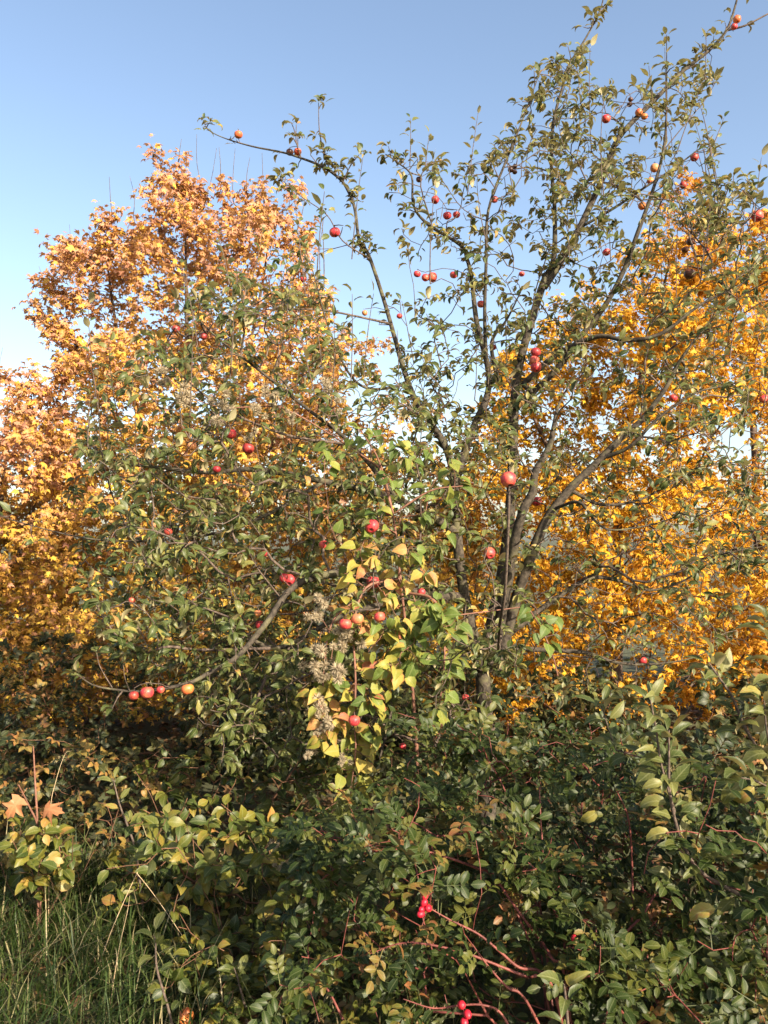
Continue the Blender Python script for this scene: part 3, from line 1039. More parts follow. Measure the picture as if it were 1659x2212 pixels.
for (u, v, px, skin, key) in APPLES:
    d = float(np.clip(112.0 / px, 3.25, 5.2))
    if u < 1000 and v > 850:
        d = min(d, 3.85)
    if 720 < u < 840 and 1300 < v < 1600:
        d = 3.28
    if v < 620:
        d = max(d, 4.75)
    if 1100 < u < 1200 and 740 < v < 800:
        d = 4.45
    if 230 < u < 430 and 1480 < v < 1510:
        d = 3.34
    if 880 < u < 1000 and 580 < v < 610:
        d = 4.9
    dia = .97 * px * d / F
    c = P(u, v, d)
    apple_pts.append((c, dia))
apple_tops = np.array([c + np.array([0, 0.003, dia * 0.72]) for c, dia in apple_pts])

tips_apple = A.grow(apple_tops, alpha=0.15, lift=0.1, jit=0.03)
tips = []
for a in att:
    tips += A.grow(a, alpha=0.22, lift=0.22, jit=0.05)
bare_t = A.grow(np.vstack([sample([(1100, 980), (1500, 900), (1640, 1050), (1640, 1400), (1120, 1460)], 330, 4.75, .35), sample([(850, 760), (1060, 700), (1080, 1200), (880, 1200)], 90, 4.7, .3)]), alpha=.2, lift=.3, jit=.06)
ra = A.radii(0.0021, 0.40, 0.03)

pos, fwd, up, scl = leaves_on(A, tips, 4.8, 18, size=(0.045, 0.078), upw=0.55, sunw=0.42, rand=0.5, tip_fwd=0.35)
p3, f3, _, _ = leaves_on(A, bare_t[::2], .6, 2)
p2, f2, u2, s2 = leaves_on(A, tips_apple, 2.5, 6, size=(0.045, 0.07))
# spur rosettes straight on the limbs
sp_pos, sp_fwd, spur_paths = [], [], []
for idx, sd in LIMBS:
    pts = A.p[idx]
    seg = np.linalg.norm(np.diff(pts, axis=0), axis=1)
    tot = seg.sum()
    k = rng.poisson(tot * 13 * sd)
    for t in rng.uniform(0.12, 1.0, k) * (len(pts) - 1):
        i = min(int(t), len(pts) - 2)
        q = pts[i] + (pts[i + 1] - pts[i]) * (t - i)
        d = nrm(rdir(1)[0] + np.array([0, 0, .35]))
        L = rng.uniform(0.02, 0.09)
        e = q + d * L
        spur_paths.append((np.array([q, q + d * L * .5 + rdir(1)[0] * .008, e]), np.array([.004, .003, .002])))
        m = rng.integers(3, 7)
        r = rdir(m)
        r[:, 2] = np.abs(r[:, 2]) * .3
        sp_pos.append(np.repeat(e[None], m, 0))
        sp_fwd.append(nrm(r) + d * .35)
    # rosette at the limb's own tip
    if sd > 0:
        m = 5
        r = rdir(m)
        sp_pos.append(np.repeat(pts[-1][None], m, 0))
        sp_fwd.append(r + nrm(pts[-1] - pts[-2]) * .8)
sp_pos, sp_fwd = np.concatenate(sp_pos), np.concatenate(sp_fwd)
# straight water shoots in the upper crown
cand = np.array([i[-1] for i in tips])
cu, cv, cd = project(A.p[cand])
cand = cand[(cv < 1000) & (cd < 4.9)]
st = rng.choice(cand, 70, replace=False)
sh_paths, sh_pos, sh_fwd = shoots_on(A, st, (0.22, 0.5), 0.22)
sh2, shp2, shf2 = shoots_on(A, [P(u, v, d) for u, v, d in ((1440, 300, 4.5), (1300, 430, 4.9), (1278, 330, 5.0), (1230, 560, 4.6), (885, 360, 5.0), (1010, 420, 4.9), (1050, 520, 4.7),
                                                              (700, 620, 4.4), (760, 560, 4.6), (660, 640, 4.3), (215, 900, 3.8), (600, 800, 3.9), (430, 780, 3.9), (1630, 480, 4.6))], (0.35, 0.6), 0.12)


def rnd_leaf(n, lo=0.0, hi=0.85, odd=0.07):
    r = rng.beta(2.0, 2.2, n) * (hi - lo) + lo
    k = rng.random(n) < odd
    r[k] = rng.uniform(0.85, 1.0, k.sum())
    return r


for (pp, ff) in ((pos, fwd), (p2, f2), (sp_pos, sp_fwd), (sh_pos, sh_fwd), (shp2, shf2), (p3, f3)):
    n = len(pp)
    uu = np.array([0, 0, 1.0]) * .55 + SUN * .42 + rdir(n) * .5
    leafset(apple_tree, AB, APPLE_T, M['apple_leaf'], pp, ff, uu, rng.uniform(.042, .076, n), rnd_leaf(n))
print('apple leaves', sum(len(s['pos']) for s in LEAFSETS))

# wood: trunk, limbs one by one, all finer twigs
for k, (idx, rad) in enumerate(traced):
    pts = A.p[idx]
    r = np.maximum(np.asarray(rad) * 0.68, 0.0015)
    tubes('trunk' if k == 0 else 'limb', [(pts, r)], 10 if k == 0 else 8, M['apple_bark'] if r[0] > .009 else M['twig'], apple_tree, AB)
tw = []
for idx, rad in A.paths[len(traced):]:
    r = ra[idx].copy()
    if len(r) > 1:
        r[0] = r[1]
    tw.append((A.p[idx], r))
tubes('twigs', tw + spur_paths + sh_paths + sh2, 5, M['twig'], apple_tree, AB, 'stuff')


# ------------------------------------------------------------------ apples
def lathe(profile, seg, dent=0.0):
    V, Q = [], []
    for z, r in profile:
        for j in range(seg):
            a = 2 * math.pi * j / seg
            rr = r * (1 + dent * math.cos(5 * a) * (0.5 - z))
            V.append((rr * math.cos(a), rr * math.sin(a), z))
    n = len(profile)
    for i in range(n - 1):
        for j in range(seg):
            Q.append((i * seg + j, i * seg + (j + 1) % seg, (i + 1) * seg + (j + 1) % seg, (i + 1) * seg + j))
    return np.array(V), np.array(Q)


prof = [(-0.30, 0.02), (-0.335, 0.07), (-0.385, 0.13), (-0.41, 0.19), (-0.38, 0.28), (-0.29, 0.385), (-0.15, 0.465), (0.0, 0.5), (0.15, 0.49), (0.28, 0.43), (0.36, 0.34),
        (0.395, 0.24), (0.38, 0.15), (0.33, 0.08), (0.26, 0.02)]
BODY = {}
for skin in ('red', 'dark', 'pale', 'orange', 'brown'):
    v, q = lathe(prof, 20, 0.05)
    me = raw_mesh('apple', v, q)
    me.materials.append(M[skin])
    BODY[skin] = me
v, q = tube_arrays([(np.array([(0, 0, .24), (.01, 0, .45), (0.0, 0, .74)]), np.array([.028, .022, .035]))], 6)
STALK = raw_mesh('stalk', v, q)
STALK.materials.append(M['twig'])
cv, ct = [], []
for j in range(5):
    a = 2 * math.pi * j / 5
    b = len(cv)
    cv += [(.05 * math.cos(a - .5), .05 * math.sin(a - .5), -.33), (.05 * math.cos(a + .5), .05 * math.sin(a + .5), -.33), (.11 * math.cos(a), .11 * math.sin(a), -.43),
           (.02 * math.cos(a), .02 * math.sin(a), -.31)]
    ct += [(b, b + 1, b + 2), (b, b + 3, b + 1)]
CALYX = raw_mesh('calyx', np.array(cv), np.array(ct))
CALYX.materials.append(M['calyx'])

LAB = {
    0: 'largest red apple with leaf rosette on top of a bare upright shoot',
    1: 'orange flushed red apple just above a pale bare twig in the crown centre',
    2: 'red apple beside the bent dark limb, against golden maple leaves',
    3: 'red apple with dark calyx hanging low left of the bare upright shoot',
    4: 'bright red apple of a touching pair above the low left limb',
    5: 'apple half hidden behind its brighter twin above the low left limb',
    6: 'round glossy red apple above the yellow clematis leaves',
    7: 'pinkish red apple among leaves beside the fluffy clematis seed heads',
    8: 'large dark red apple just below the pinkish one by the seed heads',
    9: 'pale brownish orange apple on the left edge of the crown',
    10: 'deep red apple in shade among leaves left of the clematis',
    11: 'tiny dark red apple on a twig in the left crown',
    12: 'small cream and pink apple above the low left limb',
    13: 'dark red apple touching the low left limb below the cream one',
    14: 'biggest red apple on the low left limb near its bare tip',
    15: 'shaded dark red apple next to the limb end, beside a bigger red one',
    16: 'yellowish orange apple on the low left limb',
    17: 'small red apple half hidden behind leaves on the low left limb',
    18: 'red apple in a pair above the grey clematis seed heads',
    19: 'pale peach apple beside a red one above the clematis seed heads',
    20: 'red apple right of the peach one, half behind yellow leaves',
    21: 'red apple hanging low behind a red clematis stem',
    22: 'small red apple between the green and yellow clematis leaves',
    23: 'small red apple low beside the trunk, below the green clematis leaves',
    24: 'striped red apple on the arching upper left limb, away from others',
    25: 'orange apple near the tip of the arching upper left limb',
    26: 'orange apple beside a shrivelled black one on the arching limb',
    27: 'shrivelled black apple on the arching upper left limb',
    28: 'middle red apple of three in a column by the right leader',
    29: 'lowest and largest red apple of three in a column by the right leader',
    30: 'top dark apple of three in a column by the right leader',
    31: 'half pale half red apple on the tall right hand limb',
    32: 'small orange apple just below the half pale apple',
    33: 'yellow orange apple on the tall right hand limb',
    34: 'bright pinkish red apple at the outer right edge of the crown',
    35: 'rotting brown apple hanging in front of the golden maple',
    36: 'dark reddish apple on the thin side limb against blue sky',
    37: 'orange apple at the very top of the big right limb',
    38: 'left orange apple of two on the big right limb',
    39: 'right orange apple of two on the big right limb',
    40: 'lone red apple on the lowest right limb against dull orange leaves',
    41: 'dark red apple in the shaded lower left of the crown',
    42: 'red apple partly behind leaves above the orange flushed one',
    43: 'small faint red apple at the far left outside of the crown',
    44: 'tiny pale apple on the arching limb against the sky',
    45: 'dark red apple hanging under the long dark left limb',
    46: 'shrivelled brown apple of a pair in front of the golden maple top',
    47: 'tiny red apple where the crown overlaps the ochre maple',
    48: 'small dark red apple on the central leader',
    49: 'tiny shrivelled black apple of a cluster against the sky',
    50: 'tiny shrivelled black apple on a spur above the big right limb',
    51: 'small shrivelled brown apple on the tip of the central leader',
    52: 'tiny dark apple behind the bare upright shoot',
    53: 'small dark red apple above the golden maple',
    54: 'small red apple low in the tree above the rose bush',
    55: 'small dark apple below the thin side limb',
    's1': 'red apple with dark calyx above a touching pair on the central leader',
    's2': 'brighter red apple of the touching pair on the central leader',
    's3': 'duller smaller red apple of the touching pair on the central leader',
    's4': 'small red apple alone on the thin second leader against the sky',
    's5': 'smallest darker red apple at the outer end of a row of four',
    's6': 'red apple squeezed behind the largest one in a row of four',
    's7': 'largest red apple in the row of four against the sky',
    's8': 'red apple under leaves at the inner end of a row of four',
    's9': 'round red apple hanging beside the central leader with sky behind',
    's10': 'tiny red apple between the two tall leaders',
    's11': 'tiny red apple beside the lower part of the arching limb',
    's12': 'tall oval red apple hanging alone near the top of the crown',
    's13': 'red apple just below the orange one at the crown top',
    's14': 'red apple just above the golden maple beside the right leader',
    'r1': 'red apple by a slanting dark limb in front of golden maple leaves',
    'r2': 'red apple on the outer right twigs in front of golden maple leaves',
    'l1': 'larger dark red apple of two over the ochre maple',
    'l2': 'smaller dark red apple of two over the ochre maple',
    'p1': 'larger shrivelled brown apple of a pair before the golden maple top',
    'p2': 'smaller shrivelled brown apple of a pair before the golden maple top',
    'c1': 'largest shrivelled black apple in a cluster of three against the sky',
    'c2': 'upper tiny shrivelled apple in a cluster of three against the sky',
    'c3': 'lower tiny shrivelled apple in a cluster of three against the sky',
    'd1': 'upper tiny shrivelled black apple on a spur above the big right limb',
    'd2': 'lower tiny shrivelled black apple on a spur above the big right limb',
}
GRP = {}


def put_apple(c, dia, skin, label, group, tilt):
    o = bpy.data.objects.new('apple', BODY[skin])
    COL.objects.link(o)
    s = dia
    sq = rng.uniform(0.93, 1.06)
    if skin == 'brown':
        sq *= 0.9
    R = Matrix.Rotation(tilt[0], 4, 'X') @ Matrix.Rotation(tilt[1], 4, 'Y') @ Matrix.Rotation(rng.uniform(0, 6.28), 4, 'Z')
    o.matrix_world = Matrix.Translation(Vector(c)) @ R @ Matrix.Diagonal((s * rng.uniform(.94, 1.06), s * rng.uniform(.94, 1.06), s * sq, 1))
    tag(o, label, 'apple', group)
    a = bpy.data.objects.new('stalk', STALK)
    b = bpy.data.objects.new('calyx', CALYX)
    for x in (a, b):
        x.parent = o
        COL.objects.link(x)
    return o


for (u, v_, px, skin, key), (c, dia) in zip(APPLES, apple_pts):
    tl = (rng.uniform(-.45, .1), rng.uniform(-.25, .25))
    if key in (1, 3, 4):
        tl = (-0.85, rng.uniform(-.2, .2))
    put_apple(c, dia, skin, LAB[key], GRP.get(key, 'apples on the old apple tree'), tl)
fa = P(402, 2196, 2.62)
put_apple(np.array([fa[0], fa[1], max(0.03, fa[2])]), .05, 'orange', 'fallen orange apple lying in the herbs at the grass edge', 'apples fallen in the grass', (1.2, .4))


# ------------------------------------------------------------------ maples
def maple(label, base_uvd, stems, regions, mat, rnd_fn, per=9, size=(0.038, 0.070), bare=(), spires=(), group='autumn maples behind the apple tree'):
    b = P(*base_uvd)
    b[2] = 0.0
    t = thing('maple_tree', label, 'tree', b, group)
    S = Skel()
    nst = 0
    for k, rows in enumerate(stems):
        a = bez(rows)
        pts, rad = a[:, :3], a[:, 3]
        if k == 0:
            pts[0] = b + np.array([0, 0, -0.05])
            S.add(pts, -1, rad)
        else:
            s = S.nearest(pts[0])
            pts = np.vstack([(S.p[s] + pts[0]) / 2, pts])
            S.add(pts, s, np.concatenate([[rad[0]], [rad[0]], rad]))
        nst += 1
    tips = []
    for poly, n, d, sd, pads in regions:
        tips += S.grow(sample(poly, n, d, sd, pads=pads, pad_r=.2), alpha=0.25, lift=0.2, jit=0.04)
    for (u0, v0, u1, v1, d) in spires:
        t_ = np.linspace(0, 1, 13)
        q = Pv(u0 + (u1 - u0) * t_, v0 + (v1 - v0) * t_, np.full(13, float(d))) + rng.normal(size=(13, 3)) * (.02 + .06 * t_)[:, None]
        tips += S.grow(q[::-1], alpha=.1, lift=0., jit=.02)
    r = S.radii(0.0018, 0.42, 0.03)
    for k in range(nst):
        idx, rad = S.paths[k]
        tubes('trunk' if k == 0 else 'limb', [(S.p[idx], np.asarray(rad))], 7, M['maple_bark'], t, b)
    tw = []
    for idx, rad in S.paths[nst:]:
        q = r[idx].copy()
        if len(q) > 1:
            q[0] = q[1]
        tw.append((S.p[idx], q))
    for (u0, v0, u1, v1, d) in bare:
        a0, a1 = P(u0, v0, d), P(u1, v1, d)
        j = S.nearest(a0)
        tw.append((smooth_path(np.array([S.p[j], a0, (a0 + a1) / 2 + rng.normal(size=3) * .015, a1]), 3), np.linspace(.006, .0018, 10)))
    tubes('twigs', tw, 4, M['maple_bark'], t, b, 'stuff')
    n = len(tips) * per
    e = np.repeat(np.array([S.p[i[-1]] for i in tips]), per, 0)
    st = np.repeat(np.array([S.p[i[max(0, len(i) - 3)]] for i in tips]), per, 0)
    k = rng.random((n, 1)) ** 1.5
    pos = e * (1 - k) + st * k + rng.normal(size=(n, 3)) * 0.035
    fwd = rdir(n) * np.array([1, 1, .4]) + np.array([0, 0, -.35]) + SUN * 0.25
    up = SUN * .55 + np.array([0, 0, .35]) + rdir(n) * .65
    leafset(t, b, MAPLE_T, mat, pos, fwd, up, rng.uniform(size[0], size[1], n), rnd_fn(pos))
    return t


def col_left(pos):
    u, v, d = project(pos)
    h = np.interp(v, [300, 550, 800, 1050, 1300], [.92, .74, .56, .46, .38])
    edge = np.interp(u, [0, 120, 260], [.2, .1, 0]) * (v < 1050)
    return np.clip(h + edge + rng.normal(size=len(pos)) * .24, 0, 1)


def col_right(pos):
    u, v, d = project(pos)
    h = np.interp(v, [380, 500, 700, 1000, 1500], [.9, .5, .35, .3, .45])
    return np.clip(h + rng.normal(size=len(pos)) * .2, 0, 1)


ML = [(330, 330), (352, 355), (392, 345), (425, 390), (440, 455), (478, 385), (530, 415), (560, 400), (600, 385), (640, 440), (660, 520), (690, 650), (720, 760), (780, 930), (740, 1200),
      (560, 1450), (300, 1560), (60, 1560), (-30, 1400), (-40, 1050), (60, 930), (180, 880), (130, 800), (135, 750), (100, 700), (60, 660), (90, 605), (150, 585), (140, 520), (205, 470),
      (250, 445), (300, 475), (335, 410)]
ML = [(u, v + (48 if v < 600 and u > 150 else 0)) for u, v in ML]
maple('tall ochre and orange maple with bare shoots above its crown, left behind the apple tree', (420, 1550, 7.6),
      [[(420, 1560, 7.6, .06), (415, 1300, 7.6, .05), (405, 1000, 7.6, .035), (405, 800, 7.6, .024), (402, 600, 7.6, .014), (400, 420, 7.6, .006)],
       [(415, 1250, 7.6, .035), (330, 1000, 7.5, .028), (260, 750, 7.5, .018), (230, 560, 7.5, .008)],
       [(415, 1200, 7.6, .03), (500, 900, 7.7, .022), (560, 650, 7.7, .014), (590, 450, 7.7, .006)],
       [(410, 1150, 7.6, .03), (250, 900, 7.3, .02), (140, 700, 7.3, .01)]],
      [(ML, 2700, 7.5, .75, 360), ([(700, 950), (860, 1000), (1020, 1010), (1060, 1560), (640, 1560)], 650, 7.4, .4, 110), ([(690, 680), (760, 720), (900, 780), (960, 930), (760, 960)], 40, 7.8, .3, 14)],
      M['maple_left'], col_left, per=16,
      spires=[(330, 318, 405, 480, 7.4), (390, 345, 400, 520, 7.4), (480, 385, 500, 540, 7.4), (532, 412, 520, 560, 7.5), (562, 395, 575, 540, 7.4), (640, 395, 605, 540, 7.4), (242, 450, 275, 580, 7.3),
              (205, 470, 235, 610, 7.3), (145, 520, 205, 650, 7.2), (92, 600, 170, 710, 7.2), (60, 658, 150, 750, 7.2), (300, 470, 310, 600, 7.3), (430, 395, 440, 540, 7.4), (120, 690, 190, 800, 7.2), (660, 480, 640, 600, 7.4)],
      bare=[(240, 470, 236, 382, 7.5), (290, 480, 280, 380, 7.5), (440, 420, 425, 290, 7.5), (385, 350, 392, 300, 7.5), (477, 400, 473, 318, 7.5), (533, 420, 540, 340, 7.5),
            (570, 440, 566, 330, 7.5), (505, 440, 508, 320, 7.6), (160, 560, 150, 485, 7.5), (90, 640, 84, 575, 7.5), (640, 500, 660, 400, 7.6), (690, 600, 700, 470, 7.6), (430, 470, 468, 320, 7.6),
            (330, 345, 326, 312, 7.5)])
maple('lower copper orange maple filling the far left edge of the hedge', (-60, 1560, 7.0),
      [[(-60, 1600, 7.0, .045), (-40, 1350, 7.0, .035), (0, 1100, 7.0, .022), (20, 900, 7.0, .008)],
       [(-40, 1350, 7.0, .025), (60, 1150, 6.9, .016), (90, 950, 6.9, .008)]],
      [([(-260, 950), (-120, 800), (0, 960), (20, 900), (8, 820), (40, 800), (95, 840), (160, 830), (190, 920), (220, 1100), (200, 1400), (150, 1560), (-260, 1560)], 1100, 7.0, .5, 150)],
      M['maple_left'], lambda p: np.clip(col_left(p) + .08, 0, 1), per=15,
      spires=[(10, 800, 40, 930, 6.8), (65, 795, 90, 920, 6.8), (125, 800, 120, 920, 6.9)],
      bare=[(12, 830, 6, 750, 7), (30, 940, 0, 890, 7), (60, 880, 40, 800, 7), (100, 840, 120, 790, 7), (20, 950, -10, 870, 7)])
MR = [(1040, 930), (1085, 760), (1130, 790), (1200, 720), (1290, 590), (1400, 505), (1450, 420), (1490, 370), (1520, 480), (1600, 500), (1640, 460), (1760, 420), (1850, 700), (1850, 1000),
      (1560, 900), (1540, 1060), (1600, 1100), (1850, 1100), (1850, 1560), (1080, 1560), (1000, 1400), (960, 1150), (980, 1000)]
maple('golden yellow maple glowing behind the right side of the apple tree', (1330, 1560, 7.4),
      [[(1330, 1580, 7.4, .06), (1335, 1300, 7.4, .048), (1340, 1000, 7.4, .035), (1400, 760, 7.4, .02), (1450, 550, 7.4, .008)],
       [(1335, 1300, 7.4, .035), (1220, 1050, 7.3, .025), (1130, 850, 7.3, .01)],
       [(1338, 1150, 7.4, .03), (1500, 900, 7.3, .02), (1560, 600, 7.3, .008)]],
      [(MR, 2700, 7.3, .7, 330)], M['maple_right'], col_right, per=15)
maple('amber maple with slim grey stems at the right hand end of the hedge', (1660, 1560, 8.6),
      [[(1645, 1580, 8.6, .05), (1640, 1300, 8.6, .045), (1632, 1000, 8.6, .038), (1625, 850, 8.6, .03), (1640, 600, 8.6, .012)],
       [(1640, 1200, 8.6, .03), (1720, 900, 8.6, .02), (1760, 600, 8.6, .008)]],
      [([(1560, 560), (1640, 470), (1760, 380), (1950, 420), (1980, 1500), (1500, 1560), (1480, 1100), (1580, 1080), (1590, 700)], 950, 8.7, .5, 140)],
      M['maple_right'], lambda p: np.clip(col_right(p) + .12, 0, 1), per=14)


SHADE = [(3.5, -4.2, 5.3), (5.0, -4.0, 5.1), (6.4, -3.8, 5.8), (7.8, -3.6, 6.3), (9.2, -3.4, 6.5)] + [(x, -6.0 + .3 * (i % 2), 3.6 + .3 * (i % 3)) for i, x in enumerate(np.arange(-9, 11, 1.7))]  # unseen trees added behind the camera: dappled shade in front, sky blocked at back
for k, (x, y, h) in enumerate(SHADE):
    b = np.array([x, y, 0.0])
    t = thing('added_shade_tree', 'small bushy unseen tree, added behind the viewer to shade the hedge foot', 'tree', b, 'shade trees added behind the viewer')
    S = Skel()
    S.add(np.array([b + [0, 0, -.05], b + [.03, .02, .4], b + [-.02, .05, h * .35]]), -1, np.array([.07, .06, .05]))
    nc = 16 if k > 4 else 10
    cl = rdir(nc) * (rng.random((nc, 1)) ** .4) * np.array([1.15, .9, h * .42]) + b + [0, 0, h * .56]
    m_ = 200 if k > 4 else 120
    ball = cl[rng.integers(0, nc, m_)] + rng.normal(size=(m_, 3)) * .16
    tp = S.grow(ball, alpha=.25, lift=.2, jit=.05)
    rr = S.radii(.002, .42, .05)
    tubes('trunk', [(S.p[S.paths[0][0]], np.array([.07, .06, .05]))], 8, M['maple_bark'], t, b)
    tubes('twigs', [(S.p[i], rr[i]) for i, _ in S.paths[1:]], 4, M['maple_bark'], t, b, 'stuff')
    p_, f_, u_, s_ = leaves_on(S, tp, 4, 10, size=(.05, .08))
    leafset(t, b, DOG_T, M['bramble_leaf'], p_, f_, u_, s_, rnd_leaf(len(p_), 0, .9, .1), single=False)

# ------------------------------------------------------------------ low thicket under the maples
def bush(name, label, cat, base_uvd, regions, tpls, mat, stem_mat, size, rnd_fn, per_tip, along, group=None, stems=(), alpha=.3, droop=.1, tip=0.0014, n_root=5, up_w=.5, part='leaf'):
    b = P(*base_uvd)
    b[2] = 0.0
    t = thing(name, label, cat, b, group)
    S = Skel()
    root = b + np.array([0, 0, -.03])
    S.add(np.array([root, b + np.array([0, 0, .04])]), -1, np.array([.012, .01]))
    nst = 1
    for rows in stems:
        a = bez(rows)
        pts, rad = a[:, :3], a[:, 3]
        s = S.nearest(pts[0])
        if np.linalg.norm(S.p[s] - pts[0]) > 0.25 and pts[0][2] < 0.3:
            s = 0
        pts = np.vstack([(S.p[s] * .6 + pts[0] * .4), pts])
        S.add(pts, s, np.concatenate([[rad[0]], [rad[0]], rad]))
        nst += 1
    if n_root:
        for k in range(n_root):
            a = rng.uniform(0, 6.28)
            d = np.array([math.cos(a) * .7, math.sin(a) * .7, 1.0])
            L = rng.uniform(.3, .6)
            S.add(b + d * np.linspace(.1, L, 5)[:, None] + rng.normal(size=(5, 3)) * .015, 1)
    tips = []
    for r in regions:
        tips += S.grow(sample(*r[:4], pads=r[4] if len(r) > 4 else 0, pad_r=.1), alpha=alpha, lift=.3, jit=.05)
    ra = S.radii(tip, .38, .015)
    for k in range(1, nst):
        idx, rad = S.paths[k]
        tubes('cane' if 'rose' in name or 'bramble' in name else 'stem', [(S.p[idx], np.asarray(rad))], 7, stem_mat, t, b)
    tw = []
    for k, (idx, rad) in enumerate(S.paths):
        if 1 <= k < nst:
            continue
        q = (np.asarray(rad) if rad is not None else ra[idx].copy())
        if rad is None and len(q) > 1:
            q[0] = q[1]
        tw.append((S.p[idx], q))
    tubes('twigs', tw, 5, stem_mat, t, b, 'stuff')
    pos, fwd, up, scl = leaves_on(S, tips, per_tip, along, size=size, upw=up_w, sunw=.5, rand=.55, droop=droop, from_t=.1)
    # traced stems carry leaves too
    for k in range(1, nst):
        idx = S.paths[k][0]
        p_, f_, u_, s_ = leaves_on(S, [idx[2:]], per_tip, along * .8, size=size, droop=droop, from_t=.25)
        pos, fwd, up, scl = np.vstack([pos, p_]), np.vstack([fwd, f_]), np.vstack([up, u_]), np.concatenate([scl, s_])
    leafset(t, b, tpls, mat, pos, fwd, up, scl, rnd_fn(pos), part=part)
    return t, S, b


bush('bramble_thicket', 'dark shaded bramble thicket under the ochre maple', 'bramble', (170, 1640, 5.8),
     [([(-160, 1370), (500, 1390), (560, 1700), (300, 1760), (-160, 1740)], 640, 5.5, .4, 120), ([(-160, 1610), (60, 1580), (380, 1620), (420, 1800), (260, 1880), (-160, 1880)], 330, 4.45, .3, 80)], BRAM_T, M['bramble_leaf'], M['shrub_stem'], (.055, .10),
     lambda p: rnd_leaf(len(p), 0, 1.0, .25), 3.5, 14)
bush('bramble_thicket', 'dark bramble thicket behind the apple trunk, mostly hidden', 'bramble', (760, 1640, 5.9),
     [([(480, 1380), (1080, 1420), (1150, 1700), (480, 1760)], 480, 5.7, .35, 90)], BRAM_T, M['bramble_leaf'], M['shrub_stem'], (.07, .13),
     lambda p: rnd_leaf(len(p), 0, .9, .06), 3.5, 14)
bush('bramble_thicket', 'dark bramble thicket at the foot of the golden maple', 'bramble', (1400, 1640, 5.8),
     [([(1080, 1480), (1800, 1420), (1800, 1760), (1100, 1760)], 520, 5.6, .35, 90)], BRAM_T, M['bramble_leaf'], M['shrub_stem'], (.07, .13),
     lambda p: rnd_leaf(len(p), 0, .95, .12), 3.5, 14)
# yellow-green dogwood in the left foreground
bush('dogwood_shrub', 'low yellow green dogwood with reddish leaf margins behind the grass', 'shrub', (470, 1990, 3.5),
     [([(230, 1830), (340, 1750), (420, 1740), (520, 1760), (640, 1800), (690, 1950), (640, 2060), (480, 2080), (330, 2000), (240, 1930)], 210, 3.35, .22, 60)], DOG_T, M['shrub_leaf'],
     M['shrub_stem'], (.045, .075), lambda p: np.clip(rng.beta(1.8, 2.2, len(p)), 0, 1), 3.2, 14, 'yellowing dogwoods')
bush('dogwood_shrub', 'bright yellow dogwood sprig at the left edge, with dead brown leaves on it', 'shrub', (90, 1960, 3.4),
     [([(20, 1800), (60, 1760), (130, 1790), (170, 1860), (130, 1930), (50, 1930)], 60, 3.3, .12)], DOG_T, M['shrub_leaf'],
     M['shrub_stem'], (.045, .075), lambda p: np.clip(rng.beta(2.4, 2.0, len(p)) * .95, 0, 1), 3.2, 14, 'yellowing dogwoods')
bush('dogwood_shrub', 'dull green dogwood scrub at the bottom between grass and rose', 'shrub', (520, 2230, 2.9),
     [([(360, 2090), (470, 2050), (680, 2020), (720, 2212), (640, 2260), (380, 2260)], 150, 2.85, .15, 50)], DOG_T, M['shrub_leaf'],
     M['shrub_stem'], (.04, .07), lambda p: np.clip(rng.beta(1.8, 2.6, len(p)), 0, 1), 3.0, 12, 'yellowing dogwoods')
bush('dogwood_shrub', 'dark green dogwood mass in the shade below the apple branches', 'shrub', (520, 1830, 4.3),
     [([(330, 1640), (600, 1600), (740, 1640), (760, 1820), (600, 1860), (380, 1800)], 180, 4.2, .25, 55), ([(680, 1600), (940, 1600), (1000, 1800), (700, 1840)], 110, 4.1, .25, 40)], DOG_T, M['shrub_leaf'],
     M['shrub_stem'], (.045, .075), lambda p: np.clip(rng.beta(1.6, 3.4, len(p)), 0, .9), 3.0, 12, 'yellowing dogwoods')


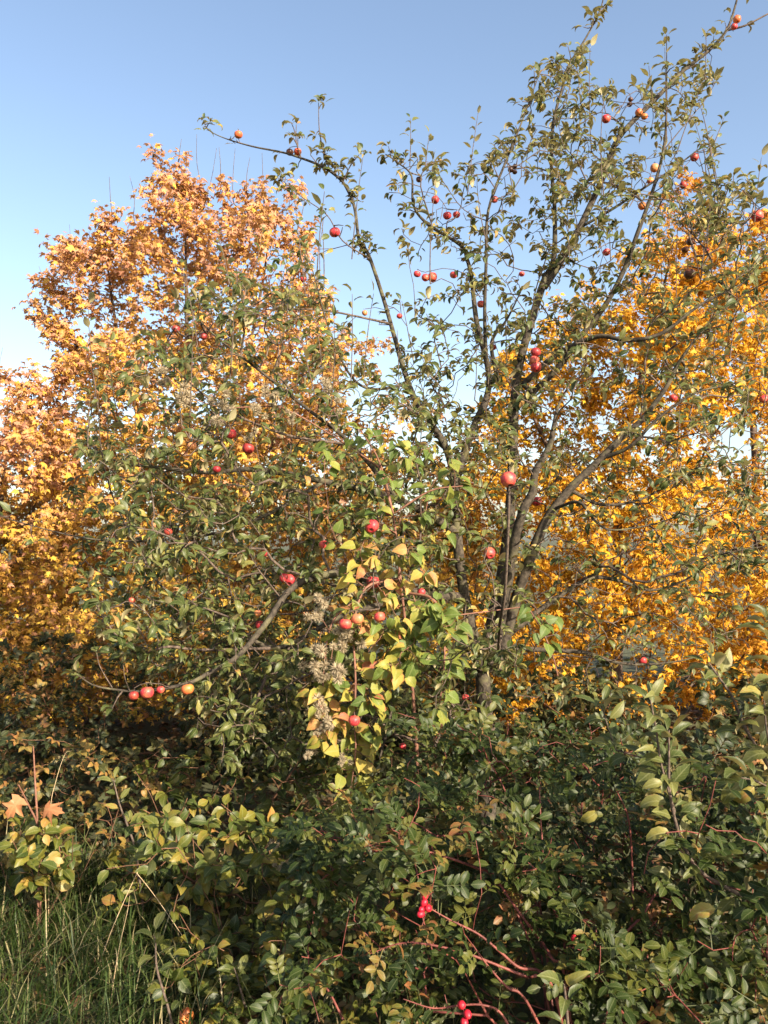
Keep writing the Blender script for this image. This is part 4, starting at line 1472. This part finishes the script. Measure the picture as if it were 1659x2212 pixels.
# ------------------------------------------------------------------ wild roses
RC = .0040
rose_canes = [
    [(1205, 2330, 2.35, RC), (1180, 2150, 2.4, RC), (1120, 1980, 2.45, RC), (1060, 1890, 2.5, RC), (1032, 1876, 2.5, RC), (960, 1850, 2.5, RC * .95), (895, 1835, 2.5, RC * .9), (839, 1834, 2.5, RC * .85),
     (786, 1844, 2.5, RC * .8), (734, 1870, 2.5, RC * .7), (686, 1908, 2.5, RC * .6), (653, 1944, 2.5, RC * .4)],
    [(1210, 2330, 2.5, RC), (1170, 1980, 2.7, RC), (1130, 1830, 2.8, RC * .9), (1089, 1799, 2.8, RC * .8), (996, 1801, 2.8, RC * .7), (944, 1805, 2.75, RC * .6), (903, 1781, 2.75, RC * .5), (840, 1755, 2.7, RC * .4), (770, 1745, 2.7, RC * .3)],
    [(1245, 2330, 2.2, RC * 1.1), (1218, 2102, 2.25, RC), (1194, 2073, 2.25, RC), (1169, 2033, 2.3, RC), (1129, 1981, 2.3, RC * .9), (1089, 1924, 2.35, RC * .8), (1060, 1880, 2.4, RC * .5)],
    [(1250, 2330, 2.3, RC), (1218, 2033, 2.35, RC * .9), (1198, 1969, 2.4, RC * .8), (1181, 1908, 2.4, RC * .7), (1170, 1800, 2.45, RC * .6), (1165, 1700, 2.5, RC * .4)],
    [(1260, 2330, 2.2, RC), (1185, 2118, 2.2, RC), (1121, 2090, 2.2, RC), (1077, 2053, 2.2, RC * .9), (1032, 2017, 2.2, RC * .8), (976, 1989, 2.2, RC * .6), (928, 1962, 2.2, RC * .4)],
    [(1240, 2330, 2.15, RC), (1190, 2125, 2.15, RC), (1137, 2110, 2.15, RC), (1077, 2086, 2.15, RC * .9), (1000, 2057, 2.15, RC * .8), (911, 2038, 2.15, RC * .7), (859, 2039, 2.15, RC * .5), (800, 2060, 2.15, RC * .3)],
    [(1220, 2330, 2.1, RC), (1137, 2162, 2.1, RC * .9), (1097, 2134, 2.1, RC * .8), (1057, 2090, 2.1, RC * .6), (1020, 2040, 2.1, RC * .4)],
    [(1150, 2330, 2.05, RC), (1090, 2200, 2.1, RC * .8), (1048, 2172, 2.1, RC * .7), (990, 2172, 2.1, RC * .6), (936, 2178, 2.1, RC * .5), (871, 2158, 2.1, RC * .3)],
    [(1290, 2330, 2.3, RC), (1322, 2069, 2.35, RC), (1393, 1970, 2.4, RC * .9), (1440, 1880, 2.5, RC * .6)],
    [(1350, 2300, 2.4, RC), (1364, 2000, 2.45, RC * .9), (1366, 1891, 2.5, RC * .8), (1358, 1772, 2.5, RC * .7), (1334, 1713, 2.5, RC * .4)],
    [(800, 2330, 2.3, RC), (740, 2200, 2.35, RC * .9), (690, 2120, 2.4, RC * .8), (620, 2140, 2.4, RC * .5), (600, 2180, 2.4, RC * .3)],
    [(1190, 2330, 2.7, RC), (1150, 1900, 3.0, RC * .9), (1060, 1650, 3.2, RC * .7), (940, 1570, 3.3, RC * .5), (860, 1540, 3.3, RC * .3)],
]
rose, RS, rose_b = bush('wild_rose_bush', 'thorny wild rose with red arching canes and small green leaflets', 'rose bush', (1215, 2340, 2.35),
                        [([(690, 1760), (800, 1720), (1000, 1740), (1200, 1760), (1260, 1900), (1240, 2100), (1100, 2212), (900, 2240), (700, 2240), (640, 2100), (660, 1950)], 190, 2.65, .24, 50),
                         ([(640, 1780), (760, 1730), (880, 1760), (860, 1900), (700, 1960), (640, 1900)], 60, 2.6, .15),
                         ([(1080, 1780), (1200, 1790), (1230, 1900), (1140, 1960), (1060, 1900)], 40, 2.4, .08),
                         ([(1200, 2010), (1330, 2030), (1340, 2140), (1240, 2180)], 30, 2.2, .08)],
                        ROSE_T, M['rose_leaf'], M['rose_cane'], (.065, .11), lambda p: rnd_leaf(len(p), 0, .9, .13), 2.8, 12, stems=rose_canes, n_root=3, tip=.0011)
# thorns along the canes
tv, tt = [], []
for k in range(1, 1 + len(rose_canes)):
    idx, rad = RS.paths[k]
    pts = RS.p[idx]
    for t in np.arange(1.2, len(pts) - 1.5, .55):
        i = int(t)
        q = pts[i] + (pts[i + 1] - pts[i]) * (t - i)
        d = nrm(pts[i + 1] - pts[i])
        r = rdir(1)[0]
        r = nrm(r - (r @ d) * d)
        w = .002
        s = nrm(np.cross(r, d))
        b0 = len(tv)
        tv += [q + d * w, q - d * w, q + s * w * .6, q - s * w * .6, q + r * .0075 - d * .003]
        tt += [(b0, b0 + 2, b0 + 4), (b0 + 2, b0 + 1, b0 + 4), (b0 + 1, b0 + 3, b0 + 4), (b0 + 3, b0, b0 + 4)]
th = link('thorns', raw_mesh('thorns', np.array(tv) - rose_b, np.array(tt), False), rose, [M['vine_stem']])
th['kind'] = 'stuff'
bush('wild_rose_bush', 'deep green rose thicket without hips in front of the apple trunk', 'rose bush', (1120, 1960, 3.5),
     [([(830, 1640), (960, 1560), (1130, 1570), (1300, 1560), (1420, 1620), (1400, 1860), (1250, 1960), (1000, 1900), (820, 1780)], 280, 3.3, .32, 60)],
     ROSE_T, M['rose_leaf'], M['rose_cane'], (.07, .11), lambda p: rnd_leaf(len(p), 0, .8, .05), 2.8, 12, n_root=5)
bush('wild_rose_bush', 'shadowed rose and scrub thicket in the lower right corner', 'rose bush', (1540, 2250, 2.9),
     [([(1330, 1760), (1500, 1680), (1760, 1640), (1800, 2330), (1250, 2330), (1240, 2100), (1340, 1960)], 330, 2.75, .3, 70), ([(1300, 2080), (1760, 1950), (1800, 2420), (1250, 2420)], 90, 2.35, .15, 30)],
     ROSE_T, M['rose_leaf'], M['rose_cane'], (.07, .115), lambda p: rnd_leaf(len(p), 0, .85, .12), 2.8, 12, n_root=5)

# hips
HIPS = [(918, 1937, 11), (916, 1950, 14), (925, 1962, 16), (909, 1974, 16), (911, 1964, 13), (997, 2171, 18), (1010, 2191, 17), (1003, 2208, 17), (1240, 2027, 13)]
hp = [(-0.6, .04), (-.62, .10), (-.5, .28), (-.3, .42), (0, .5), (.25, .46), (.45, .34), (.58, .16), (.62, .05)]
v, q = lathe(hp, 14)
HIP = raw_mesh('rose_hip', v, q)
HIP.materials.append(M['hip'])
v, q = tube_arrays([(np.array([(0, 0, .58), (.05, 0, 1.2), (0, 0, 1.9)]), np.array([.06, .05, .06]))], 5)
HST = raw_mesh('stalk', v, q)
HST.materials.append(M['rose_cane'])
hl = ['small topmost rose hip in the bunch of five', 'second highest rose hip in the bunch of five', 'roundest rose hip in the bunch of five, touching the cane',
      'lowest rose hip in the bunch of five', 'rose hip at the back of the bunch of five',
      'top rose hip in a column of three low on the rose bush', 'middle rose hip in a column of three low on the rose bush',
      'bottom rose hip in a column of three low on the rose bush'] + ['single pink red rose hip above orange rose leaves']
hg = ['bunch of five rose hips'] * 5 + ['column of three rose hips'] * 3 + ['single rose hip']
for (u, v_, px), lab, gr in zip(HIPS, hl, hg):
    d = 2.17 if v_ < 2000 else (2.07 if u < 1100 else 2.2)
    o = bpy.data.objects.new('rose_hip', HIP)
    COL.objects.link(o)
    s = px * d / F
    c = P(u, v_, d)
    # the stalk points to the nearest cane
    j = RS.nearest(c)
    dv = Vector(RS.p[j] - c)
    L = dv.length
    R = dv.to_track_quat('Z', 'Y').to_matrix().to_4x4() if L > .01 else Matrix()
    R = Matrix.Rotation(rng.uniform(-.2, .2), 4, 'X') @ R
    o.matrix_world = Matrix.Translation(Vector(c)) @ R @ Matrix.Diagonal((s, s, s, 1))
    tag(o, lab, 'rose hip', gr)
    a = bpy.data.objects.new('stalk', HST)
    a.parent = o
    a.scale = (1, 1, max(1.0, (L / s) / 1.9))
    COL.objects.link(a)


# ------------------------------------------------------------------ clematis draped over the apple tree
cb = P(890, 1830, 4.2)
cb[2] = 0
clem = thing('clematis_vine', 'clematis vine with heart shaped green and yellow leaves and grey seed heads', 'vine', cb)
CS = Skel()
vine = [[(890, 1840, 4.2, .012), (900, 1650, 4.0, .011), (890, 1480, 3.95, .008), (870, 1300, 3.85, .007), (850, 1120, 3.85, .006), (820, 1000, 3.8, .005), (780, 930, 3.75, .003)],
        [(860, 1250, 3.58, .007), (790, 1270, 3.5, .006), (765, 1350, 3.45, .005), (768, 1470, 3.4, .0045), (766, 1557, 3.38, .004), (768, 1620, 3.38, .0035), (760, 1690, 3.38, .002)],
        [(880, 1280, 3.58, .007), (940, 1300, 3.5, .006), (960, 1400, 3.45, .005), (950, 1520, 3.42, .003)],
        [(780, 1290, 3.5, .005), (720, 1340, 3.45, .004), (700, 1440, 3.4, .004), (695, 1560, 3.4, .003), (670, 1630, 3.4, .002)],
        [(820, 1010, 3.65, .005), (700, 930, 3.75, .004), (600, 880, 3.75, .004), (480, 880, 3.75, .003), (400, 850, 3.75, .003), (350, 800, 3.75, .002)],
        [(850, 1110, 3.6, .005), (930, 1060, 3.6, .004), (1000, 1050, 3.6, .003)],
        [(1140, 1310, 3.6, .003), (1175, 1370, 3.5, .003), (1195, 1420, 3.5, .003), (1205, 1460, 3.5, .002)]]
for k, rows in enumerate(vine):
    a = bez(rows)
    pts, rad = a[:, :3], a[:, 3]
    if k == 0:
        CS.add(pts, -1, rad)
    else:
        s = CS.nearest(pts[0])
        pts = np.vstack([(CS.p[s] + pts[0]) / 2, pts])
        CS.add(pts, s, np.concatenate([[rad[0]], [rad[0]], rad]))
    tubes('stem', [(CS.p[CS.paths[-1][0]], np.asarray(CS.paths[-1][1]))], 6, M['vine_stem'], clem, cb)
reg = [([(690, 970), (800, 900), (1000, 980), (1030, 1070), (970, 1180), (850, 1240), (720, 1200), (690, 1080)], 48, 3.65, .12, .28, .18, (.05, .078)),
       ([(760, 1170), (900, 1160), (940, 1260), (800, 1300), (740, 1240)], 30, 3.5, .07, .62, .22, (.05, .075)),
       ([(860, 1300), (960, 1290), (1010, 1350), (990, 1480), (940, 1560), (880, 1480), (850, 1380)], 46, 3.45, .06, .28, .13, (.06, .09)),
       ([(700, 1330), (780, 1300), (870, 1340), (870, 1480), (830, 1560), (800, 1640), (740, 1600), (690, 1540)], 66, 3.4, .06, .58, .22, (.05, .078)),
       ([(735, 1600), (790, 1600), (785, 1720), (730, 1730)], 12, 3.38, .03, .62, .1, (.06, .085)),
       ([(660, 1470), (720, 1450), (730, 1580), (690, 1610)], 22, 3.38, .04, .72, .12, (.05, .075)),
       ([(1130, 1290), (1210, 1330), (1210, 1400), (1150, 1420)], 9, 3.5, .05, .2, .1, (.05, .08))]
ctw = []
for poly, n, d, sd, rm, rs, sz in reg:
    tp = CS.grow(sample(poly, n, d, sd), alpha=.2, lift=.2, jit=.05)
    p_, f_, u_, s_ = leaves_on(CS, tp, 2.3, 12, size=sz, upw=.25, sunw=.8, rand=.45, droop=.75, from_t=.2)
    leafset(clem, cb, HEART_T, M['clematis_leaf'], p_, f_, u_, s_, rm + rng.normal(size=len(p_)) * rs)
rc = CS.radii(.0013, .3, .004)
tubes('twigs', [(CS.p[i], rc[i]) for i, r in CS.paths[len(vine):]], 5, M['vine_stem'], clem, cb, 'stuff')


FLUFF, ACH = [], []
for k in range(6):
    fv, ft, av, aq = [], [], [], []
    for dvec in rdir(90):
        side = nrm(np.cross(dvec, rdir(1)[0]))
        w = .045
        bend = side * rng.uniform(-.6, .6)
        p0, p1, p2 = dvec * .1, dvec * .62 + bend * .35, dvec * 1.1 + bend
        n2 = nrm(np.cross(dvec, side)) * w
        b0 = len(fv)
        fv += [p0 - n2, p0 + n2, p1 - n2 * 1.6, p1 + n2 * 1.6, p2]
        ft += [(b0, b0 + 1, b0 + 3), (b0, b0 + 3, b0 + 2), (b0 + 2, b0 + 3, b0 + 4)]
    for dvec in rdir(8):
        b0 = len(av)
        av += [dvec * .2 + np.array(o_) * .13 for o_ in ((1, 0, 0), (-1, 0, 0), (0, 1, 0), (0, -1, 0), (0, 0, 1.6), (0, 0, -1.6))]
        aq += [(b0 + a, b0 + b, b0 + z) for a, b in ((0, 2), (2, 1), (1, 3), (3, 0)) for z in (4, 5)]
    f_ = raw_mesh('seed_head', np.array(fv), np.array(ft), False)
    f_.materials.append(M['fluff'])
    a_ = raw_mesh('achenes', np.array(av), np.array(aq), False)
    a_.materials.append(M['achene'])
    FLUFF.append(f_)
    ACH.append(a_)


def seed_head(center, radius, heads):
    """a bunch of feathery clematis seed heads"""
    for h in range(heads):
        c = center + rng.normal(size=3) * radius * .5 * (h > 0)
        k = rng.integers(0, 6)
        o = link('seed_head', FLUFF[k], clem)
        o.location = Vector(c - cb)
        o.scale = (radius * rng.uniform(.38, .55),) * 3
        o.rotation_euler = rng.uniform(0, 6.28, 3)
        a = link('achenes', ACH[k], o)
        a['kind'] = 'stuff'


SEEDS = [(350, 800, 15, 3.7), (352, 830, 15, 3.7), (408, 855, 24, 3.7), (475, 872, 20, 3.7), (468, 908, 20, 3.7), (556, 890, 18, 3.7), (588, 858, 18, 3.7), (630, 900, 14, 3.7), (545, 940, 14, 3.7),
         (705, 830, 17, 3.7), (730, 865, 14, 3.7), (692, 1300, 17, 3.4), (688, 1335, 20, 3.4), (752, 1376, 25, 3.35), (738, 1390, 18, 3.35), (690, 1405, 24, 3.35), (680, 1440, 22, 3.35),
         (725, 1455, 24, 3.33), (700, 1462, 18, 3.33), (700, 1530, 20, 3.33), (708, 1555, 18, 3.33), (690, 1580, 15, 3.35), (667, 1628, 15, 3.35), (742, 1640, 15, 3.33), (595, 1830, 16, 3.1), (610, 1870, 12, 3.1)]
sp_ = []
for u, v_, r, d in SEEDS:
    c = P(u, v_, d)
    seed_head(c, 1.2 * r * d / F, 5 if r > 17 else 4)
    j = CS.nearest(c)
    a = CS.p[j]
    sp_.append((np.array([a, (a + c) / 2 + np.array([0, 0, .01]), c]), np.array([.0016, .0014, .001])))
tubes('seed_stalks', sp_, 4, M['vine_stem'], clem, cb, 'stuff')


# ------------------------------------------------------------------ young apple growth in the foreground
def sapling(label, base_uvd, stems, size, extra=(), gap=.03, group='young apple suckers'):
    b = P(*base_uvd)
    b[2] = 0
    t = thing('apple_sapling', label, 'sapling', b, group)
    pos, fwd = [], []
    first = None
    for k, rows in enumerate(stems):
        a = bez(rows)
        pts, rad = a[:, :3], a[:, 3]
        if k == 0:
            pts = np.vstack([b + np.array([0, 0, -.03]), (b + pts[0]) / 2 + np.array([.02, 0, .0]), pts])
            rad = np.concatenate([[rad[0]], [rad[0]], rad])
            first = pts
        else:
            j = int(np.argmin(((first - pts[0]) ** 2).sum(1)))
            pts = np.vstack([first[j], pts])
            rad = np.concatenate([[rad[0]], rad])
        tubes('stem', [(pts, rad)], 7, M['twig'], t, b)
        seg = np.linalg.norm(np.diff(pts, axis=0), axis=1)
        cum = np.concatenate([[0], np.cumsum(seg)])
        az = rng.uniform(0, 6.28)
        s = cum[-1]
        lim = max(0, cum[-1] - .55)
        while s > lim:
            i = min(np.searchsorted(cum, s) - 1, len(pts) - 2)
            q = pts[i] + (pts[i + 1] - pts[i]) * ((s - cum[i]) / max(seg[i], 1e-6))
            d = nrm(pts[i + 1] - pts[i])
            az += 2.4
            x = nrm(np.cross(d, [0.2, 1, .1]))
            y = np.cross(d, x)
            pos.append(q)
            fwd.append(x * math.cos(az) + y * math.sin(az) + d * (1.0 if s > cum[-1] - .04 else .55))
            s -= gap * rng.uniform(.6, 1.3) * (.35 if s > cum[-1] - .05 else 1)
    n = len(pos)
    up = np.array([0, 0, .6]) + SUN * .5 + rdir(n) * .4
    leafset(t, b, APPLE_T, M['apple_leaf'], np.array(pos), np.array(fwd), up, rng.uniform(size[0], size[1], n), rnd_leaf(n, .2, .85, .05))
    if extra:
        e = np.array([P(*x[:3]) for x in extra])
        ef = np.array([x[3] for x in extra], float)
        eu = np.array([x[4] for x in extra], float)
        leafset(t, b, APPLE_T, M['apple_leaf'], e, ef, eu, np.array([x[5] for x in extra]), np.array([x[6] for x in extra]))
    return t


sapling('young apple sapling with large soft leaves rising in front of the rose thicket', (1760, 2350, 2.3),
        [[(1740, 2100, 2.25, .006), (1659, 1970, 2.2, .006), (1615, 1942, 2.2, .0055), (1536, 1899, 2.2, .005), (1496, 1863, 2.2, .0048), (1464, 1792, 2.2, .0045), (1447, 1713, 2.2, .004), (1445, 1654, 2.2, .0035),
          (1445, 1575, 2.2, .0025)],
         [(1457, 1753, 2.2, .0035), (1429, 1654, 2.2, .003), (1417, 1575, 2.2, .0028), (1405, 1512, 2.2, .002)],
         [(1330, 1620, 2.35, .002), (1310, 1560, 2.35, .002), (1300, 1525, 2.35, .0015)]], (.06, .085),
        extra=[(1460, 1800, 2.15, (-1, -.2, .1), (.3, -.6, .8), .075, .86), (1470, 1795, 2.2, (1, -.2, -.5), (.3, -.4, .8), .075, .6), (1300, 1745, 2.3, (-.8, -.2, -.5), (.2, -1, .4), .068, .87),
               (1440, 1690, 2.15, (-1, -.3, .0), (.3, -.7, .7), .06, .8), (1560, 1960, 2.15, (-1, -.1, -.1), (.2, -.6, .8), .085, .93), (1455, 1900, 2.15, (-.5, -.3, .4), (.4, -.8, .5), .07, .7)], gap=.022)
sapling('apple sapling with grey pink stem topped by a rosette, beside the golden leaves', (1800, 2200, 2.5),
        [[(1740, 1900, 2.45, .0055), (1680, 1700, 2.4, .005), (1654, 1646, 2.4, .0048), (1611, 1575, 2.4, .0045), (1583, 1508, 2.4, .004), (1559, 1472, 2.4, .0035), (1530, 1430, 2.4, .002)],
         [(1700, 1760, 2.35, .004), (1660, 1600, 2.3, .003), (1650, 1510, 2.3, .002)],
         [(1720, 1800, 2.3, .004), (1690, 1500, 2.3, .003), (1660, 1340, 2.35, .002)],
         [(1690, 1720, 2.3, .003), (1640, 1690, 2.25, .003), (1600, 1680, 2.25, .002)]], (.065, .09), gap=.02)
sapling('slim apple sucker standing in the long grass, few narrow leaves', (380, 2320, 2.55),
        [[(375, 2230, 2.5, .0045), (362, 2173, 2.5, .004), (339, 2093, 2.5, .0035), (336, 2036, 2.5, .0025), (332, 2020, 2.5, .0015)]], (.05, .07), gap=.05)
sapling('short apple sucker with pale leaves against the dark bramble', (300, 1960, 3.3),
        [[(298, 1880, 3.25, .005), (294, 1839, 3.2, .0045), (277, 1787, 3.2, .004), (259, 1740, 3.2, .0035), (247, 1693, 3.2, .0025), (243, 1680, 3.2, .0015)]], (.045, .065), gap=.035)
sapling('apple sucker among the dogwood scrub at the bottom', (540, 2300, 2.7),
        [[(535, 2220, 2.65, .005), (528, 2170, 2.65, .0045), (513, 2112, 2.65, .003), (505, 2090, 2.65, .0015)]], (.05, .07), gap=.04)
sapling('leafy apple shoot with five broad pale leaves low in the rose bush', (1235, 2340, 2.0),
        [[(1228, 2230, 1.98, .004), (1222, 2160, 1.97, .0035), (1218, 2125, 1.96, .002)]], (.06, .075), gap=.05)

# ------------------------------------------------------------------ dead stems and leaves at the left
for k, (lab, rows) in enumerate([
        ('straight bare red brown stem standing above the yellow dogwood', [(82, 1960, 3.3, .005), (84, 1850, 3.3, .005), (80, 1760, 3.3, .0045), (76, 1690, 3.3, .004), (72, 1612, 3.3, .0025)]),
        ('bent brown stem leaning beside the bare red brown stem', [(88, 1960, 3.3, .004), (84, 1800, 3.3, .004), (62, 1740, 3.28, .0035), (40, 1695, 3.25, .002)])]):
    b = P(*rows[0][:3])
    b[2] = 0
    a = bez(rows)
    o = tubes('dead_stem', [(np.vstack([b + [0, 0, -.02], a[:, :3]]), np.concatenate([[a[0, 3]], a[:, 3]]))], 7, M['vine_stem'], None, b)
    o.location = b
    tag(o, lab, 'stem')
for k, (lab, uvd, fw, upv, s) in enumerate([
        ('dead tan maple leaf hanging on the bent brown stem', (52, 1712, 3.26), (-.5, -.2, -.8), (.2, -1, .2), .10),
        ('curled brown maple leaf caught on top of the yellow dogwood', (85, 1745, 3.26), (.9, -.2, -.1), (.2, -.8, .6), .09)]):
    c = P(*uvd)
    v, t_, l = MAPLE_T[1 + k]
    v = v.copy()
    v[:, 0] -= .2
    B = basis(np.array([fw]), np.array([upv]))[0]
    th = np.vstack([v, v - np.array([0, 0, .012])])
    o = link('maple_leaf', raw_mesh('maple_leaf', th, np.vstack([t_, t_[:, ::-1] + len(v)]), True, np.vstack([l, l])), None, [M['dead_leaf']])
    o.color = (.2 + .5 * k, 0, 0, 1)
    m = Matrix(B.tolist()).to_4x4() @ Matrix.Scale(s, 4)
    m.translation = Vector(c)
    o.matrix_world = m
    tag(o, lab, 'leaf')

# ------------------------------------------------------------------ grass
n = 26000
gxy = np.zeros((0, 2))
while len(gxy) < n:
    q = np.stack([rng.uniform(-3.2, 0.3, n), rng.uniform(1.2, 4.0, n)], 1)
    edge = -0.55 - 0.28 * (q[:, 1] - 2.5) + 0.12 * np.sin(q[:, 1] * 5)
    keep = (q[:, 0] < edge) | (rng.random(n) < .10)
    gxy = np.vstack([gxy, q[keep]])
gxy = gxy[:n]
tuft = rng.integers(0, 900, n)
tc_ = gxy[rng.integers(0, n, 900)]
gxy = np.where(rng.random((n, 1)) < .6, tc_[tuft] + rng.normal(size=(n, 2)) * .05, gxy)
tdir = rdir(900)[tuft]
L = rng.uniform(.12, .36, n) * np.where(rng.random(n) < .06, 1.6, 1.0)
az = rng.uniform(0, 6.28, n)
lean = np.stack([np.cos(az), np.sin(az), np.zeros(n)], 1) * .6 + tdir * np.array([.6, .6, 0]) + np.array([.25, -.25, 0])
bend = rng.uniform(.6, 1.7, n)[:, None]
side = nrm(np.cross(lean, [0, 0, 1.0])) * rng.uniform(.0016, .0034, n)[:, None]
p0 = np.stack([gxy[:, 0], gxy[:, 1], np.full(n, -.01)], 1)
rows = []
for t, w in ((0, 1), (.35, 1), (.7, .7), (1.0, 0)):
    c = p0 + np.array([0, 0, 1.0]) * (L * (t - .30 * t * t * bend[:, 0]))[:, None] + lean * (L * t * (.35 + .65 * t))[:, None] * bend * .7
    rows.append((c - side * w, c + side * w) if w else (c,))
V = np.stack([rows[0][0], rows[0][1], rows[1][0], rows[1][1], rows[2][0], rows[2][1], rows[3][0]], 1)
T = np.array([(0, 1, 3), (0, 3, 2), (2, 3, 5), (2, 5, 4), (4, 5, 6)])
TT = (T[None] + (np.arange(n) * 7)[:, None, None]).reshape(-1, 3)
lp = np.zeros((n, 7, 3))
lp[:, :, 2] = np.clip(rng.beta(2, 2.4, n) + (rng.random(n) < .22) * .55, 0, 1)[:, None]
go = link('grass', raw_mesh('grass', V.reshape(-1, 3), TT, True, lp.reshape(-1, 3)), None, [M['grass']])
go.color = (0, 0, 0, 1)
go['kind'] = 'stuff'
go['label'] = 'long green meadow grass at the left foot of the hedge'
go['category'] = 'grass'
for k, (lab, rows) in enumerate([
        ('dry straw stalk bent over in an upside down V above the dogwood', [(205, 2110, 3.0, .002), (245, 2000, 3.0, .0018), (292, 1895, 3.0, .0014), (300, 1892, 3.0, .0012), (345, 1950, 2.98, .001), (420, 2060, 2.9, .0008)]),
        ('thin pale grass stalk arching beside the bare red brown stem', [(105, 1960, 3.3, .0016), (108, 1760, 3.3, .0014), (120, 1690, 3.3, .0012), (140, 1630, 3.3, .001), (155, 1622, 3.28, .0006)]),
        ('straw stalk rising straight out of the long grass', [(240, 2160, 2.8, .0016), (255, 2060, 2.8, .0014), (275, 1970, 2.8, .001), (280, 1935, 2.8, .0006)])]):
    a = bez(rows)
    b = P(*rows[0][:3])
    b[2] = 0
    o = tubes('grass_stalk', [(np.vstack([b, a[:, :3]]), np.concatenate([[a[0, 3]], a[:, 3]]))], 5, M['dry_stem'], None, b)
    o.location = b
    tag(o, lab, 'grass stalk', 'dry grass stalks')

n = 9000
lx, ly = rng.uniform(-5, 5, n), rng.uniform(2.2, 9.5, n)
lpos = np.stack([lx, ly, .008 + .03 * np.sin(lx * 1.1 + .4) * np.cos(ly * .9) + rng.uniform(0, .03, n)], 1)
lB = basis(rdir(n) * np.array([1, 1, .25]), np.array([0, 0, 1.0]) + rdir(n) * .45)
lo = link('leaf_litter', mass_mesh('leaf_litter', MAPLE_T, lpos, lB, rng.uniform(.05, .09, n), rng.uniform(.3, 1, n), rng.integers(0, 5, n), np.zeros(3)), None, [M['litter']])
lo.color = (0, 0, 0, 1)
lo['kind'] = 'stuff'
lo['label'] = 'brown fallen leaves littering the ground under the hedge'
lo['category'] = 'leaf litter'

prune([(u, v, px * .55 + 18, np.linalg.norm(c - CAM) * .98, .06) for (u, v, px, sk, ke), (c, dd) in zip(APPLES, apple_pts)] +
      [(u, v, r_ + 8, d, .25) for u, v, r_, d in SEEDS] + [(u, v, px + 8, 2.2, .1) for u, v, px in HIPS] +
      [(u, v, 9, d, .3) for k in (1, 3, 4, 5, 6, 7, 9, 10) for u, v, d in zip(*project(RS.p[RS.paths[k][0][8:-6]]))])
finish_leaves(300)
print('objects', len(bpy.data.objects), 'tris', sum(len(o.data.polygons) for o in bpy.data.objects if o.type == 'MESH'))
